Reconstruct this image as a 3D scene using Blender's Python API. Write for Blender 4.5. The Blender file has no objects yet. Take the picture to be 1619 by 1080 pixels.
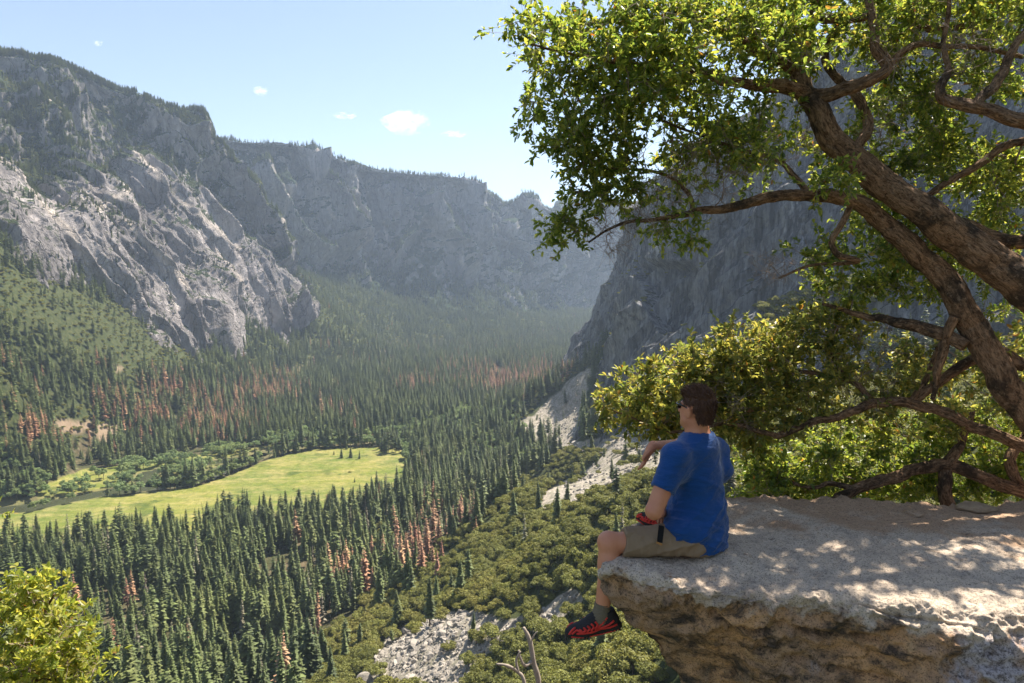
import bpy, math, random
import numpy as np
R = math.radians
rng = np.random.default_rng(7)
random.seed(7)
scene = bpy.context.scene
col = scene.collection

# ------------------------------------------------------------------ camera frame (photograph: 1619 x 1080)
CAM = np.array([0.0, 0.0, 1.45]); PITCH = R(5.3); F = 1079.0
cp, sp = math.cos(PITCH), math.sin(PITCH)
def ray(px, py):
    x = (np.asarray(px, float) - 809.5) / F; u = (540.0 - np.asarray(py, float)) / F
    return np.stack([x + 0*u, cp + u*sp + 0*x, -sp + u*cp + 0*x], -1)
def at(px, py, D):                      # D: depth along the view axis
    return CAM + ray(px, py) * np.asarray(D, float)[..., None]
def far(px, py, d):                     # d: horizontal distance
    r = ray(px, py); h = np.hypot(r[..., 0], r[..., 1])
    return CAM + r * (np.asarray(d, float) / h)[..., None]
def ground_at(px, py, z):
    r = ray(px, py); t = (z - CAM[2]) / r[..., 2]
    return CAM + r * t[..., None]
def project(P):
    q = P - CAM
    f = q[..., 1]*cp - q[..., 2]*sp; u = q[..., 1]*sp + q[..., 2]*cp
    f = np.where(f < 1e-3, 1e-3, f)
    return 809.5 + F*q[..., 0]/f, 540.0 - F*u/f, f

# ------------------------------------------------------------------ noise
_g = np.random.default_rng(3)
_perm = np.concatenate([_g.permutation(256)]*2).astype(np.int32)
_grad = _g.normal(size=(256, 3)).astype(np.float32); _grad /= np.linalg.norm(_grad, axis=1)[:, None]
def pnoise(P):
    P = np.asarray(P, np.float64); i = np.floor(P).astype(np.int64); f = (P - i).astype(np.float32)
    i = (i & 255).astype(np.int32); u = f*f*f*(f*(f*6-15)+10)
    out = np.zeros(P.shape[:-1], np.float32)
    for dx in (0, 1):
        a = _perm[(i[..., 0]+dx) & 255]
        wx = u[..., 0] if dx else 1-u[..., 0]
        for dy in (0, 1):
            b = _perm[a + ((i[..., 1]+dy) & 255)]
            wy = wx*(u[..., 1] if dy else 1-u[..., 1])
            for dz in (0, 1):
                c = _perm[b + ((i[..., 2]+dz) & 255)]
                g = _grad[c]
                out += wy*(u[..., 2] if dz else 1-u[..., 2]) * (g[..., 0]*(f[..., 0]-dx)+g[..., 1]*(f[..., 1]-dy)+g[..., 2]*(f[..., 2]-dz))
    return out*1.5
def fbm(P, octv=5, lac=2.03, gain=.5):
    s = 0; a = 1.0; P = np.asarray(P, float)
    for k in range(octv):
        s = s + a*pnoise(P + 17.3*k); P = P*lac; a *= gain
    return s
def ridged(P, octv=5, lac=2.07, gain=.5):
    s = 0; a = 1.0; w = 1.0; P = np.asarray(P, float)
    for k in range(octv):
        n = 1 - np.abs(pnoise(P + 31.7*k))*1.6; n = n*n*np.sign(n)
        s = s + a*n*w; w = np.clip(n*1.6, 0, 1); P = P*lac; a *= gain
    return s
def sstep(a, b, x):
    t = np.clip((x-a)/(b-a), 0, 1); return t*t*(3-2*t)
def in_poly(px, py, poly):
    px = np.asarray(px, float); py = np.asarray(py, float); c = np.zeros(px.shape, bool)
    n = len(poly)
    for i in range(n):
        x0, y0 = poly[i]; x1, y1 = poly[(i+1) % n]
        if y0 == y1: continue
        c ^= ((y0 > py) != (y1 > py)) & (px < (x1-x0)*(py-y0)/(y1-y0)+x0)
    return c
def seg_dist(P, line):                  # distance of points (N,2) to a polyline
    d = np.full(P.shape[:-1], 1e9)
    for a, b in zip(line[:-1], line[1:]):
        ab = b-a; t = np.clip(((P-a)@ab)/(ab@ab+1e-12), 0, 1)
        d = np.minimum(d, np.linalg.norm(P-(a+t[..., None]*ab), axis=-1))
    return d

# ------------------------------------------------------------------ objects
def tag(o, label=None, cat=None, group=None, kind=None):
    if label: o['label'] = label
    if cat: o['category'] = cat
    if group: o['group'] = group
    if kind: o['kind'] = kind
    return o
def mesh_data(name, V, faces, mat=None, smooth=True, attrs=None):
    """V (n,3); faces: (m,k) array or list of such arrays (k 3 or 4)"""
    me = bpy.data.meshes.new(name)
    if not isinstance(faces, (list, tuple)): faces = [faces]
    faces = [np.asarray(f, np.int32) for f in faces if len(f)]
    V = np.asarray(V, np.float32)
    me.vertices.add(len(V)); me.vertices.foreach_set('co', V.ravel())
    loops = np.concatenate([f.ravel() for f in faces])
    tot = np.concatenate([np.full(len(f), f.shape[1], np.int32) for f in faces])
    me.loops.add(len(loops)); me.loops.foreach_set('vertex_index', loops)
    me.polygons.add(len(tot))
    me.polygons.foreach_set('loop_start', np.concatenate([[0], np.cumsum(tot)[:-1]]).astype(np.int32))
    me.update(calc_edges=True)
    me.polygons.foreach_set('use_smooth', np.full(len(tot), smooth, bool))
    for k, a in (attrs or {}).items():
        at_ = me.attributes.new(k, 'FLOAT', 'POINT'); at_.data.foreach_set('value', np.asarray(a, np.float32))
    for m in (mat if isinstance(mat, (list, tuple)) else [mat]):
        if m: me.materials.append(m)
    me.validate()
    return me
def link(name, me, parent=None, loc=None):
    o = bpy.data.objects.new(name, me); col.objects.link(o)
    if parent: o.parent = parent
    if loc is not None: o.location = loc
    return o
def empty(name, loc=(0, 0, 0)):
    o = bpy.data.objects.new(name, None); col.objects.link(o); o.location = loc; return o
def grid_faces(nu, nv, wrap=False):
    i = np.arange(nu if wrap else nu-1)[:, None]; j = np.arange(nv-1)[None]
    a = i*nv+j; b = ((i+1) % nu)*nv+j
    return np.stack([a, b, b+1, a+1], -1).reshape(-1, 4)
def tube(pts, rad, sides=8, rough=0.0, seed=0, cap=True):
    """a tapered tube through pts (n,3)"""
    pts = np.asarray(pts, float); rad = np.asarray(rad, float); n = len(pts)
    T = np.gradient(pts, axis=0); T /= np.linalg.norm(T, axis=1)[:, None]+1e-12
    up = np.array([0.0, 0.0, 1.0]) if abs(T[0][2]) < .9 else np.array([1.0, 0, 0])
    N = []; v = up
    for t in T:
        v = v - t*(v@t); v /= np.linalg.norm(v)+1e-12; N.append(v)
    N = np.array(N); B = np.cross(T, N)
    a = np.linspace(0, 2*math.pi, sides, endpoint=False)
    V = pts[:, None]+rad[:, None, None]*(np.cos(a)[None, :, None]*N[:, None]+np.sin(a)[None, :, None]*B[:, None])
    if rough:
        nz = fbm(V*14+seed, 3); V = V+(V-pts[:, None])*(nz*rough)[..., None]
    V = V.reshape(-1, 3)
    i = np.arange(n-1)[:, None]; j = np.arange(sides)[None]
    Fq = np.stack([i*sides+j, i*sides+(j+1) % sides, (i+1)*sides+(j+1) % sides, (i+1)*sides+j], -1).reshape(-1, 4)
    if cap:
        V = np.vstack([V, pts[:1], pts[-1:]]); j = np.arange(sides); k = n*sides
        c0 = np.stack([np.full(sides, k), (j+1) % sides, j], -1); m = (n-1)*sides
        c1 = np.stack([np.full(sides, k+1), m+j, m+(j+1) % sides], -1)
        return V, Fq, np.vstack([c0, c1])
    return V, Fq, np.zeros((0, 3), int)
class MB:
    def __init__(s): s.V = []; s.Q = []; s.T = []; s.n = 0
    def add(s, V, Q=None, T=None):
        s.V.append(np.asarray(V, float))
        if Q is not None and len(Q): s.Q.append(np.asarray(Q)+s.n)
        if T is not None and len(T): s.T.append(np.asarray(T)+s.n)
        s.n += len(V); return s
    def data(s, name, mat, smooth=True, attrs=None):
        f = []
        if s.Q: f.append(np.vstack(s.Q))
        if s.T: f.append(np.vstack(s.T))
        return mesh_data(name, np.vstack(s.V), f, mat, smooth, attrs)
def smooth_path(pts, n=6):
    """Catmull-Rom through rows of pts (any number of columns)"""
    P = np.asarray(pts, float); P = np.vstack([2*P[0]-P[1], P, 2*P[-1]-P[-2]]); out = []
    for i in range(1, len(P)-2):
        t = np.linspace(0, 1, n, endpoint=False)[:, None]
        a, b, c, d = P[i-1], P[i], P[i+1], P[i+2]
        out.append(.5*((2*b)+(c-a)*t+(2*a-5*b+4*c-d)*t*t+(3*b-a-3*c+d)*t**3))
    out.append(P[-2][None]); return np.vstack(out)
def spline_grid(C, nu, nv):
    """C (rows, cols, k) control net -> (nv, nu, k), Catmull-Rom both ways, evenly in the index"""
    def ax(C, n):
        m = C.shape[0]; t = np.linspace(0, m-1, n); i = np.clip(t.astype(int), 0, m-2); f = (t-i).reshape((-1,)+(1,)*(C.ndim-1))
        Pm = np.concatenate([2*C[:1]-C[1:2], C, 2*C[-1:]-C[-2:-1]])
        a, b, c, d = Pm[i], Pm[i+1], Pm[i+2], Pm[i+3]
        return .5*((2*b)+(c-a)*f+(2*a-5*b+4*c-d)*f*f+(3*b-a-3*c+d)*f**3)
    A = ax(C, nv); return ax(A.transpose(1, 0, 2), nu).transpose(1, 0, 2)

# ------------------------------------------------------------------ node helpers
class NT:
    def __init__(s, name):
        s.m = bpy.data.materials.new(name); s.m.use_nodes = True; s.t = s.m.node_tree; s.t.nodes.clear()
        s.out = s.n('ShaderNodeOutputMaterial')
    def n(s, kind, **kw):
        x = s.t.nodes.new(kind)
        for k, v in kw.items(): setattr(x, k, v)
        return x
    def l(s, a, b): s.t.links.new(a, b)
    def val(s, sock, v):
        if hasattr(v, 'is_output') or isinstance(v, bpy.types.NodeSocket): s.l(v, sock)
        else: sock.default_value = v
    def coord(s, scale=(1, 1, 1), rot=(0, 0, 0), obj=False):
        g = s.n('ShaderNodeTexCoord') if obj else s.n('ShaderNodeNewGeometry')
        m = s.n('ShaderNodeMapping'); s.l(g.outputs['Object' if obj else 'Position'], m.inputs[0])
        m.inputs['Scale'].default_value = scale; m.inputs['Rotation'].default_value = rot
        return m.outputs[0]
    def noise(s, vec, scale=1, detail=6, rough=.6, dist=0, out='Fac'):
        x = s.n('ShaderNodeTexNoise'); s.l(vec, x.inputs['Vector']); x.inputs['Scale'].default_value = scale
        x.inputs['Detail'].default_value = detail; x.inputs['Roughness'].default_value = rough; x.inputs['Distortion'].default_value = dist
        return x.outputs[out]
    def vor(s, vec, scale=1, feature='F1', out='Distance', rnd=1):
        x = s.n('ShaderNodeTexVoronoi', feature=feature); s.l(vec, x.inputs['Vector']); x.inputs['Scale'].default_value = scale
        x.inputs['Randomness'].default_value = rnd
        return x.outputs[out]
    def ramp(s, fac, stops, interp='LINEAR'):
        x = s.n('ShaderNodeValToRGB'); x.color_ramp.interpolation = interp; e = x.color_ramp.elements
        while len(e) < len(stops): e.new(.5)
        for k, (p, c) in enumerate(stops):
            e[k].position = p; e[k].color = (c, c, c, 1) if isinstance(c, (int, float)) else tuple(c)+(1,)
        s.l(fac, x.inputs[0]); return x.outputs[0]
    def mix(s, fac, a, b, mode='MIX'):
        x = s.n('ShaderNodeMix', data_type='RGBA', blend_type=mode)
        s.val(x.inputs[0], fac)
        for sock, v in ((x.inputs[6], a), (x.inputs[7], b)):
            if isinstance(v, (tuple, list)): v = tuple(v)+(1,) if len(v) == 3 else v
            s.val(sock, v)
        return x.outputs[2]
    def math(s, op, a, b=0.0, c=None, clamp=False):
        x = s.n('ShaderNodeMath', operation=op, use_clamp=clamp); s.val(x.inputs[0], a); s.val(x.inputs[1], b)
        if c is not None: s.val(x.inputs[2], c)
        return x.outputs[0]
    def attr(s, name, out='Fac'):
        x = s.n('ShaderNodeAttribute', attribute_name=name); return x.outputs[out]
    def bump(s, h, strength=.5, dist=1.0, normal=None):
        x = s.n('ShaderNodeBump'); s.l(h, x.inputs['Height']); x.inputs['Strength'].default_value = strength; x.inputs['Distance'].default_value = dist
        if normal: s.l(normal, x.inputs['Normal'])
        return x.outputs[0]
    def hsv(s, c, h=.5, sat=1.0, v=1.0):
        x = s.n('ShaderNodeHueSaturation'); s.val(x.inputs['Color'], c if not isinstance(c, tuple) else c+(1,))
        s.val(x.inputs['Hue'], h); s.val(x.inputs['Saturation'], sat); s.val(x.inputs['Value'], v); return x.outputs[0]
    def bsdf(s, color, rough=.9, normal=None, spec=.2, out=True, **kw):
        x = s.n('ShaderNodeBsdfPrincipled'); s.val(x.inputs['Base Color'], tuple(color)+(1,) if isinstance(color, (tuple, list)) and len(color) == 3 else color)
        s.val(x.inputs['Roughness'], rough); x.inputs['Specular IOR Level'].default_value = spec
        if normal: s.l(normal, x.inputs['Normal'])
        for k, v in kw.items(): s.val(x.inputs[k.replace('_', ' ')], v)
        if out: s.l(x.outputs[0], s.out.inputs[0])
        return x
SUN_E, SKY_E, EXPO, HAZE = 5.0, .080, 1.36, .000054
# ================================================================== GROUND
FLOOR = -300.0
ctl = []      # (px, py, horizontal distance) of ground in the photograph
ctl += [(0,425,1600),(0,490,1480),(0,550,1300),(0,640,1240),(-350,430,1350),(-350,560,1150),(-300,330,1500),(150,490,1750),(150,520,1650),(150,580,1550),(150,640,1460),
        (250,515,1900),(330,545,2050),(300,560,1900),(300,605,1730),(410,520,2300),(450,500,2550),(450,550,2380),(450,585,2150),(500,475,2750),
        (600,480,3450),(600,545,2900),(750,485,3900),(750,545,3000),(880,500,4200),(880,545,3150),(870,600,1720),(840,610,1690)]
ctl += [(935,585,1270),(870,640,1300),(820,672,1250),(780,700,1170),(905,697,950),(860,722,960),(960,700,800),(1010,690,760),(880,780,640),(960,750,600),(740,785,850),
        (620,850,750),(600,965,560),(500,1080,470),(0,1080,490),(-300,900,640),(250,1080,480),(1060,765,600),(985,745,640),
        (700,1000,400),(850,1080,300),(1000,1080,215),(700,860,630),(800,780,650),(800,880,500),(900,800,500),(1000,780,430),(1000,900,310),(900,950,340),
        (1160,650,540),(1160,720,380),(1300,780,200),(1300,640,500),(1450,640,420),(1600,660,400),(1600,800,150),(1750,760,160),(1900,640,350)]
ctl += [(905,600,1290),(888,622,1310),(920,640,1160),(860,662,1240),(912,672,1010),(932,600,1235),(880,600,1420),(925,690,880),(1000,712,720),(1040,722,650),(930,760,640)]
cg = np.array([far(a, b, d) for a, b, d in ctl])
flat = np.array([(x, y, FLOOR) for x, y in [(-600,900),(-300,900),(-50,1000),(-500,1200),(-200,1250),(100,1250),(-300,1600),(0,1700),(100,2100),(-300,2100),(0,2600),(200,3000),(-900,700),(-300,520),(-150,620),(-700,400),
        (0,800),(120,1500),(150,1900),(-1200,500),(300,2600),(-100,700),(-1200,100),(-1200,-600),(-600,-200)]])
near = np.array([(0,100,-112),(-100,120,-165),(100,100,-75),(60,160,-110),(0,0,-55),(-60,0,-100),(60,0,-30),(0,-80,0),(120,0,20),(200,60,10),(300,0,90),(120,-200,140),(-200,0,-210),(-150,-200,-60),(400,200,120),(-400,-600,-250),
                 (9000,3000,400),(-9000,3000,300),(2500,9500,-250),(0,9500,-250),(-3000,9000,0),(3000,-3000,500),(-3000,-3000,-200),(600,420,20),(900,900,150),(900,1700,100)])
flat2 = ground_at(np.array([0,0,-100,60,100,300,300,500,640,150,-60,420,560,-200]), np.array([800,850,820,920,735,800,900,765,735,1000,1000,690,690,760]), FLOOR)
CP = np.vstack([cg, flat, flat2, near]); 
def _phi(r2): return .5*r2*np.log(r2+1e-12)
_K = CP[:, :2]/1000.0
_A = _phi(((_K[:, None]-_K[None])**2).sum(-1)) + np.eye(len(_K))*2e-3
_P = np.c_[np.ones(len(_K)), _K]
_M = np.block([[_A, _P], [_P.T, np.zeros((3, 3))]])
_W = np.linalg.solve(_M, np.r_[CP[:, 2], 0, 0, 0])
river = ground_at(np.array([900,790,720,670,640,600,560,500,455,410,370,330,290,230,180,120,50,-80,-300]), np.array([640,652,675,688,694,697,701,704,712,722,735,750,763,771,777,788,800,812,840]), FLOOR)[:, :2]
oxbow = ground_at(np.array([420,370,320,270,235,225,250,300]), np.array([716,726,733,740,748,757,764,762]), FLOOR)[:, :2]
creek = ground_at(np.array([400,440,500,530,520]), np.array([778,790,802,812,830]), FLOOR)[:, :2]
def base_z(x, y):
    q = np.stack([x, y], -1).reshape(-1, 2)/1000.0; out = np.empty(len(q))
    for s in range(0, len(q), 40000):
        c = q[s:s+40000]; r2 = ((c[:, None]-_K[None])**2).sum(-1)
        out[s:s+40000] = _phi(r2)@_W[:-3] + _W[-3] + c@_W[-2:]
    z = out.reshape(np.shape(x))
    e = z-FLOOR; return FLOOR+np.where(e > 12, e, np.where(e < -12, 0, (e+12)**2/48))     # soft floor
def ground_z(x, y, carve=True):
    x = np.asarray(x, float); y = np.asarray(y, float)
    z = base_z(x, y); r = np.hypot(x, y)
    P = np.stack([x, y, 0*x], -1); e = sstep(2, 40, z-FLOOR)*sstep(20, 200, r)
    z = z + e*(fbm(P/90, 5)*7) + fbm(P/45, 3)*.7*(1-e)
    if carve:
        q = np.stack([x, y], -1)
        w = 15+4*pnoise(P/60+5)
        z = z - 3.4*sstep(w+7, w, seg_dist(q, river)) - 2.8*sstep(w*.7+5, w*.7, seg_dist(q, oxbow))
    return z
MEADOW = [(-60,800),(30,792),(100,790),(170,785),(235,779),(300,771),(345,759),(385,743),(425,726),(460,717),(505,710),(590,706),(640,712),(655,735),(640,765),(605,790),(560,805),(500,815),(440,812),(380,822),(300,842),(180,850),(60,858),(-80,870)]
BANK = [(60,770),(130,742),(200,735),(280,722),(340,716),(400,706),(470,699),(470,705),(420,714),(370,727),(330,742),(250,762),(170,772),(110,782),(60,790)]
TALUS = [(938,578),(905,598),(868,633),(835,660),(795,682),(800,694),(850,700),(908,706),(928,640)]
TALUS_B = [(870,706),(960,692),(1010,678),(1095,690),(1065,755),(1010,752),(960,778),(910,802),(845,814),(860,778),(930,742),(958,716),(900,712),(865,724)]
ROCKS = [(545,1090),(590,1040),(620,1000),(680,970),(760,965),(800,985),(850,960),(905,935),(930,950),(870,985),(800,1010),(760,1040),(740,1090)]
SANDY = [(660,688),(690,680),(715,672),(720,682),(695,695),(665,700)]
SCARS = [[(80,662),(150,668),(140,684),(95,684)],[(160,668),(195,678),(180,705),(140,695)],[(180,575),(200,580),(190,590),(178,585)]]
# polar sheet out to the horizon
az = np.concatenate([np.linspace(-170, -44, 40, endpoint=False), np.linspace(-44, 44, 760), np.linspace(44, 170, 41)[1:]])
rr = np.concatenate([[0.5, 30, 60], np.geomspace(90, 5200, 620), np.geomspace(5600, 40000, 14)])
A_, R_ = np.meshgrid(np.radians(az), rr, indexing='ij')
GX, GY = np.sin(A_)*R_, np.cos(A_)*R_
GZ = ground_z(np.where(R_ > 9000, GX*9000/R_, GX), np.where(R_ > 9000, GY*9000/R_, GY))
GZ = np.where(R_ > 9000, np.minimum(GZ, -100), GZ)
GV = np.stack([GX, GY, GZ], -1).reshape(-1, 3)
gpx, gpy, gf = project(GV)
frontm = (gf > 50) & (np.abs(gpx-800) < 1400)
gh = GV[:, 2]-FLOOR
def soft_poly(px, py, poly, P, amp=1.0):
    j = fbm(P/25, 3)*3*amp; k = fbm(P/25+40, 3)*1.6*amp
    return in_poly(px+j, py+k, poly)
m_meadow = (soft_poly(gpx, gpy, MEADOW, GV) | soft_poly(gpx, gpy, BANK, GV)) & frontm & (gh < 12)
m_talus = (soft_poly(gpx, gpy, TALUS, GV, 2) | soft_poly(gpx, gpy, TALUS_B, GV, 2)) & frontm
m_rocks = soft_poly(gpx, gpy, ROCKS, GV, 4) & frontm
m_sand = np.zeros(len(GV), bool)
for s_ in SCARS+[SANDY]: m_sand |= soft_poly(gpx, gpy, s_, GV, 2) & frontm
q2 = GV[:, :2]; d_riv = np.minimum(seg_dist(q2, river), seg_dist(q2, oxbow)+3)
m_bank = (sstep(30, 16, d_riv+6*fbm(GV/20, 2)))*(gh < 10)
def blur(m, k=1):
    a = m.reshape(len(az), len(rr)).astype(np.float32)
    for _ in range(k):
        a = (np.roll(a, 1, 0)+np.roll(a, -1, 0)+np.roll(a, 1, 1)+np.roll(a, -1, 1)+a)/5
    return a.ravel()
g = NT('ground_material'); P_ = g.coord()
n1 = g.noise(P_, .02, 8, .65); n2 = g.noise(P_, .12, 6, .6); n3 = g.noise(P_, .006, 5, .6); n4 = g.noise(P_, .9, 4, .7)
soil = g.mix(g.ramp(n2, [(.35, 0), (.65, 1)]), (.05, .045, .022), (.15, .115, .07))
soil = g.mix(g.ramp(n1, [(.4, 0), (.6, .7)]), soil, (.035, .05, .017))
br = g.mix(g.ramp(n2, [(.35, 0), (.65, 1)]), (.035, .048, .018), (.075, .082, .034)); soil = g.mix(g.attr('brush'), soil, br)
mead = g.mix(g.ramp(n3, [(.38, 0), (.6, 1)]), (.10, .145, .03), (.20, .205, .045))
mead = g.mix(g.ramp(g.noise(g.coord((.012, .05, 1)), 1, 7, .65), [(.42, 0), (.75, 1)]), mead, (.36, .29, .12))
mead = g.mix(g.ramp(n2, [(.3, .5), (.62, 0)]), mead, (.055, .09, .02)); mead = g.mix(g.ramp(n1, [(.33, .8), (.46, 0)]), mead, (.05, .08, .02)); mead = g.mix(g.ramp(n1, [(.6, 0), (.75, .6)]), mead, (.33, .27, .10))
c = g.mix(g.ramp(g.attr('meadow'), [(.35, 0), (.65, 1)]), soil, mead)
rk = g.mix(g.ramp(g.vor(P_, .35), [(.0, 0), (.7, 1)]), (.48, .42, .345), (.27, .24, .20))
rk = g.mix(g.ramp(n2, [(.45, 0), (.6, .55)]), rk, (.12, .12, .07))
c = g.mix(g.ramp(g.attr('talus'), [(.3, 0), (.6, 1)]), c, rk)
c = g.mix(g.attr('bank'), c, g.mix(n2, (.2, .16, .09), (.09, .1, .035)))
c = g.mix(g.ramp(g.attr('sand'), [(.3, 0), (.6, 1)]), c, g.mix(n2, (.2, .145, .095), (.3, .225, .155)))
hsum = g.math('ADD', g.math('MULTIPLY', n2, 3.0), g.math('MULTIPLY', n4, .8))
g.bsdf(c, .95, g.bump(hsum, .8, 1.0), .05)
gme = mesh_data('ground', GV, grid_faces(len(az), len(rr))[:, ::-1], g.m, True,
    dict(meadow=blur(m_meadow, 2), talus=blur(m_talus | m_rocks, 2), sand=blur(m_sand, 2), bank=m_bank*.9, brush=sstep(15, 45, gh)*.95))
tag(link('ground', gme), kind='structure')

# river: ribbons of water a little under the banks
wm = NT('water_material')
wm.bsdf((.05, .055, .03), .12, wm.bump(wm.noise(wm.coord((.3, .3, .3)), 1, 3), .15, .3), .5)
def ribbon(name, line, w):
    p = smooth_path(line, 8); t = np.gradient(p, axis=0); t /= np.linalg.norm(t, axis=1)[:, None]; nrm = np.c_[-t[:, 1], t[:, 0]]
    V = np.concatenate([np.c_[p+nrm*k*w, np.full(len(p), FLOOR-.9)] for k in (-1, 0, 1)]); n = len(p)
    i = np.arange(n-1); Fq = np.vstack([np.stack([i+a*n, i+1+a*n, i+1+(a+1)*n, i+(a+1)*n], -1) for a in (0, 1)])
    tag(link(name, mesh_data(name, V, Fq, wm.m)), kind='structure')
ribbon('river', river, 27); ribbon('oxbow_water', oxbow, 17)

# ================================================================== MOUNTAINS
def rock_mat(name, light, dark, veg, vegamt, streak=(.006, .006, .0012), rot=(0, 0, 0), stain=.5, scale=1.0, wall=False):
    g = NT(name); P_ = g.coord()
    s1 = g.noise(g.coord(streak, rot), 1, 9, .68, .6)
    n1 = g.noise(P_, .004*scale, 9, .62); n2 = g.noise(P_, .03*scale, 8, .68); n3 = g.noise(P_, .15*scale, 5, .7)
    c = g.mix(g.ramp(n1, [(.38, 0), (.64, 1)]), dark, light)
    c = g.mix(g.ramp(s1, [(.35, stain), (.55, 0)]), c, tuple(x*.36 for x in dark))
    c = g.mix(g.ramp(s1, [(.56, 0), (.72, .55)]), c, tuple(min(1, x*1.35) for x in light))
    c = g.mix(g.ramp(n2, [(.38, .5), (.5, 0)]), c, tuple(x*.65 for x in dark))
    ck = g.n('ShaderNodeTexVoronoi', feature='DISTANCE_TO_EDGE'); dv_ = g.n('ShaderNodeVectorMath', operation='ADD'); g.l(g.coord(tuple(x*(3.2 if not wall else 1.2) for x in streak), rot if any(rot) else (0, R(38), 0)), dv_.inputs[0]); nv_ = g.n('ShaderNodeVectorMath', operation='SCALE'); g.l(g.noise(g.coord((.02, .02, .02)), 1, 4, out='Color'), nv_.inputs[0]); nv_.inputs['Scale'].default_value = .9; g.l(nv_.outputs[0], dv_.inputs[1]); g.l(dv_.outputs[0], ck.inputs['Vector']); ck.inputs['Scale'].default_value = 1.0
    crack = g.ramp(ck.outputs['Distance'], [(0, 1), (.045, 0)]); c = g.mix(g.math('MULTIPLY', crack, g.ramp(n1, [(.42, .85), (.6, .25)])), c, tuple(x*.33 for x in dark))
    if wall:
        w1 = g.noise(g.coord((.07, .07, .006), rot), 1, 6, .7, .8); w2 = g.noise(g.coord((.2, .2, .02), rot), 1, 5, .7)
        c = g.mix(g.ramp(w1, [(.40, .75), (.49, 0)]), c, (.09, .095, .11)); c = g.mix(g.ramp(w1, [(.53, 0), (.62, .7)]), c, (.60, .58, .56)); c = g.mix(g.ramp(w2, [(.40, .55), (.5, 0)]), c, (.11, .115, .13))
    c = g.mix(g.attr('pale'), c, g.mix(n3, (.46, .39, .33), (.62, .55, .48)))
    gn = g.n('ShaderNodeNewGeometry'); sx = g.n('ShaderNodeSeparateXYZ'); g.l(gn.outputs['Normal'], sx.inputs[0])
    v = g.math('ADD', g.math('MULTIPLY', sx.outputs[2], .9), g.math('MULTIPLY', g.math('SUBTRACT', n2, .5), 2.2))
    v = g.math('ADD', v, g.math('MULTIPLY', g.math('SUBTRACT', n1, .5), 1.6))
    v = g.math('SUBTRACT', g.math('ADD', v, g.attr('veg')), g.math('MULTIPLY', g.attr('pale'), .8))
    vm = g.ramp(v, [(.62-.5*vegamt, 0), (.74-.5*vegamt, 1)])
    vc = g.mix(n3, tuple(x*.6 for x in veg), tuple(x*1.4 for x in veg))
    c = g.mix(vm, c, vc)
    h0 = g.math('MULTIPLY', crack, -7.0)
    ln = g.ramp(g.noise(g.coord(tuple(x*2.6 for x in streak), rot), 1, 8, .75, 1.2), [(.4, 0), (.5, 1), (.6, 0)])
    h = g.math('ADD', g.math('ADD', h0, g.math('MULTIPLY', s1, 16)), g.math('ADD', g.math('MULTIPLY', n2, 10), g.math('MULTIPLY', n3, 3)))
    c = g.mix(g.ramp(ln, [(.55, 0), (1, .4)]), c, tuple(x*.4 for x in dark)); h = g.math('SUBTRACT', h, g.math('MULTIPLY', ln, 5.0))
    g.bsdf(c, .95, g.bump(h, .9, 1.0), .05)
    return g.m
SCAR = [([(213,240),(253,277),(283,310),(307,330),(343,362),(380,395)], 3.2), ([(200,350),(227,380),(253,407),(275,425),(300,455)], 4.5), ([(70,325),(85,342),(107,360),(127,390),(140,430),(160,470)], 5.5), ([(158,330),(178,316),(203,302)], 6),
 ([(66,162),(95,154),(125,147)], 2.5), ([(145,138),(160,158),(173,178)], 4), ([(0,250),(20,262),(50,297),(67,323)], 3.5), ([(400,362),(415,378),(432,395)], 1.6), ([(120,480),(170,492),(225,512)], 4), ([(460,300),(452,330),(448,350)], 3), ([(340,395),(365,420),(385,450)], 3),
 ([(546,440),(560,470)], 3), ([(608,350),(612,380),(622,410)], 2), ([(725,400),(735,425)], 3), ([(700,450),(712,470)], 5), ([(565,395),(600,365)], 1.6), ([(520,330),(528,345)], 4)]
def scars(D):
    px, py, _ = project(D); out = 0*px; j = 3.0*fbm(D/45, 3); k = 3.0*fbm(D/45+7, 3); Q = np.stack([px+j, py+k], -1)
    for ln, w in SCAR: out = np.maximum(out, sstep(1.25, .55, seg_dist(Q, np.array(ln, float))/w))
    return out
def sheet(name, rows, nu, nv, disp, mat, veg=None):
    C = np.array([[tuple(far(a, b, d)) for a, b, d in r] for r in rows])
    Gd = spline_grid(C, nu, nv)
    # normal of the smooth sheet
    du = np.gradient(Gd, axis=1); dv = np.gradient(Gd, axis=0); N = np.cross(du, dv); N /= np.linalg.norm(N, axis=-1)[..., None]
    toward = -(N*(Gd-CAM)).sum(-1).mean(); N *= np.sign(toward)
    uu = np.cumsum(np.linalg.norm(du, axis=-1), 1); vv = Gd[..., 2]
    S = np.linspace(0, 1, nv)[:, None]; 
    a = disp(Gd, uu, vv, S+0*uu, np.linspace(0, 1, nu)[None]+0*uu)
    D = Gd + N*a[..., None]
    attrs = dict(veg=(veg(D, S+0*uu).ravel() if veg else np.zeros(nu*nv)), pale=scars(D).ravel() if 'cliff' not in name else np.zeros(nu*nv))
    me = mesh_data(name, D.reshape(-1, 3), grid_faces(nv, nu), mat, True, attrs)
    o = tag(link(name, me), kind='structure')
    du = np.gradient(D, axis=1); dv = np.gradient(D, axis=0); N = np.cross(du, dv); N /= np.linalg.norm(N, axis=-1)[..., None]
    N *= np.sign(-(N*(D-CAM)).sum(-1).mean())
    return D, N, o
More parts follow.
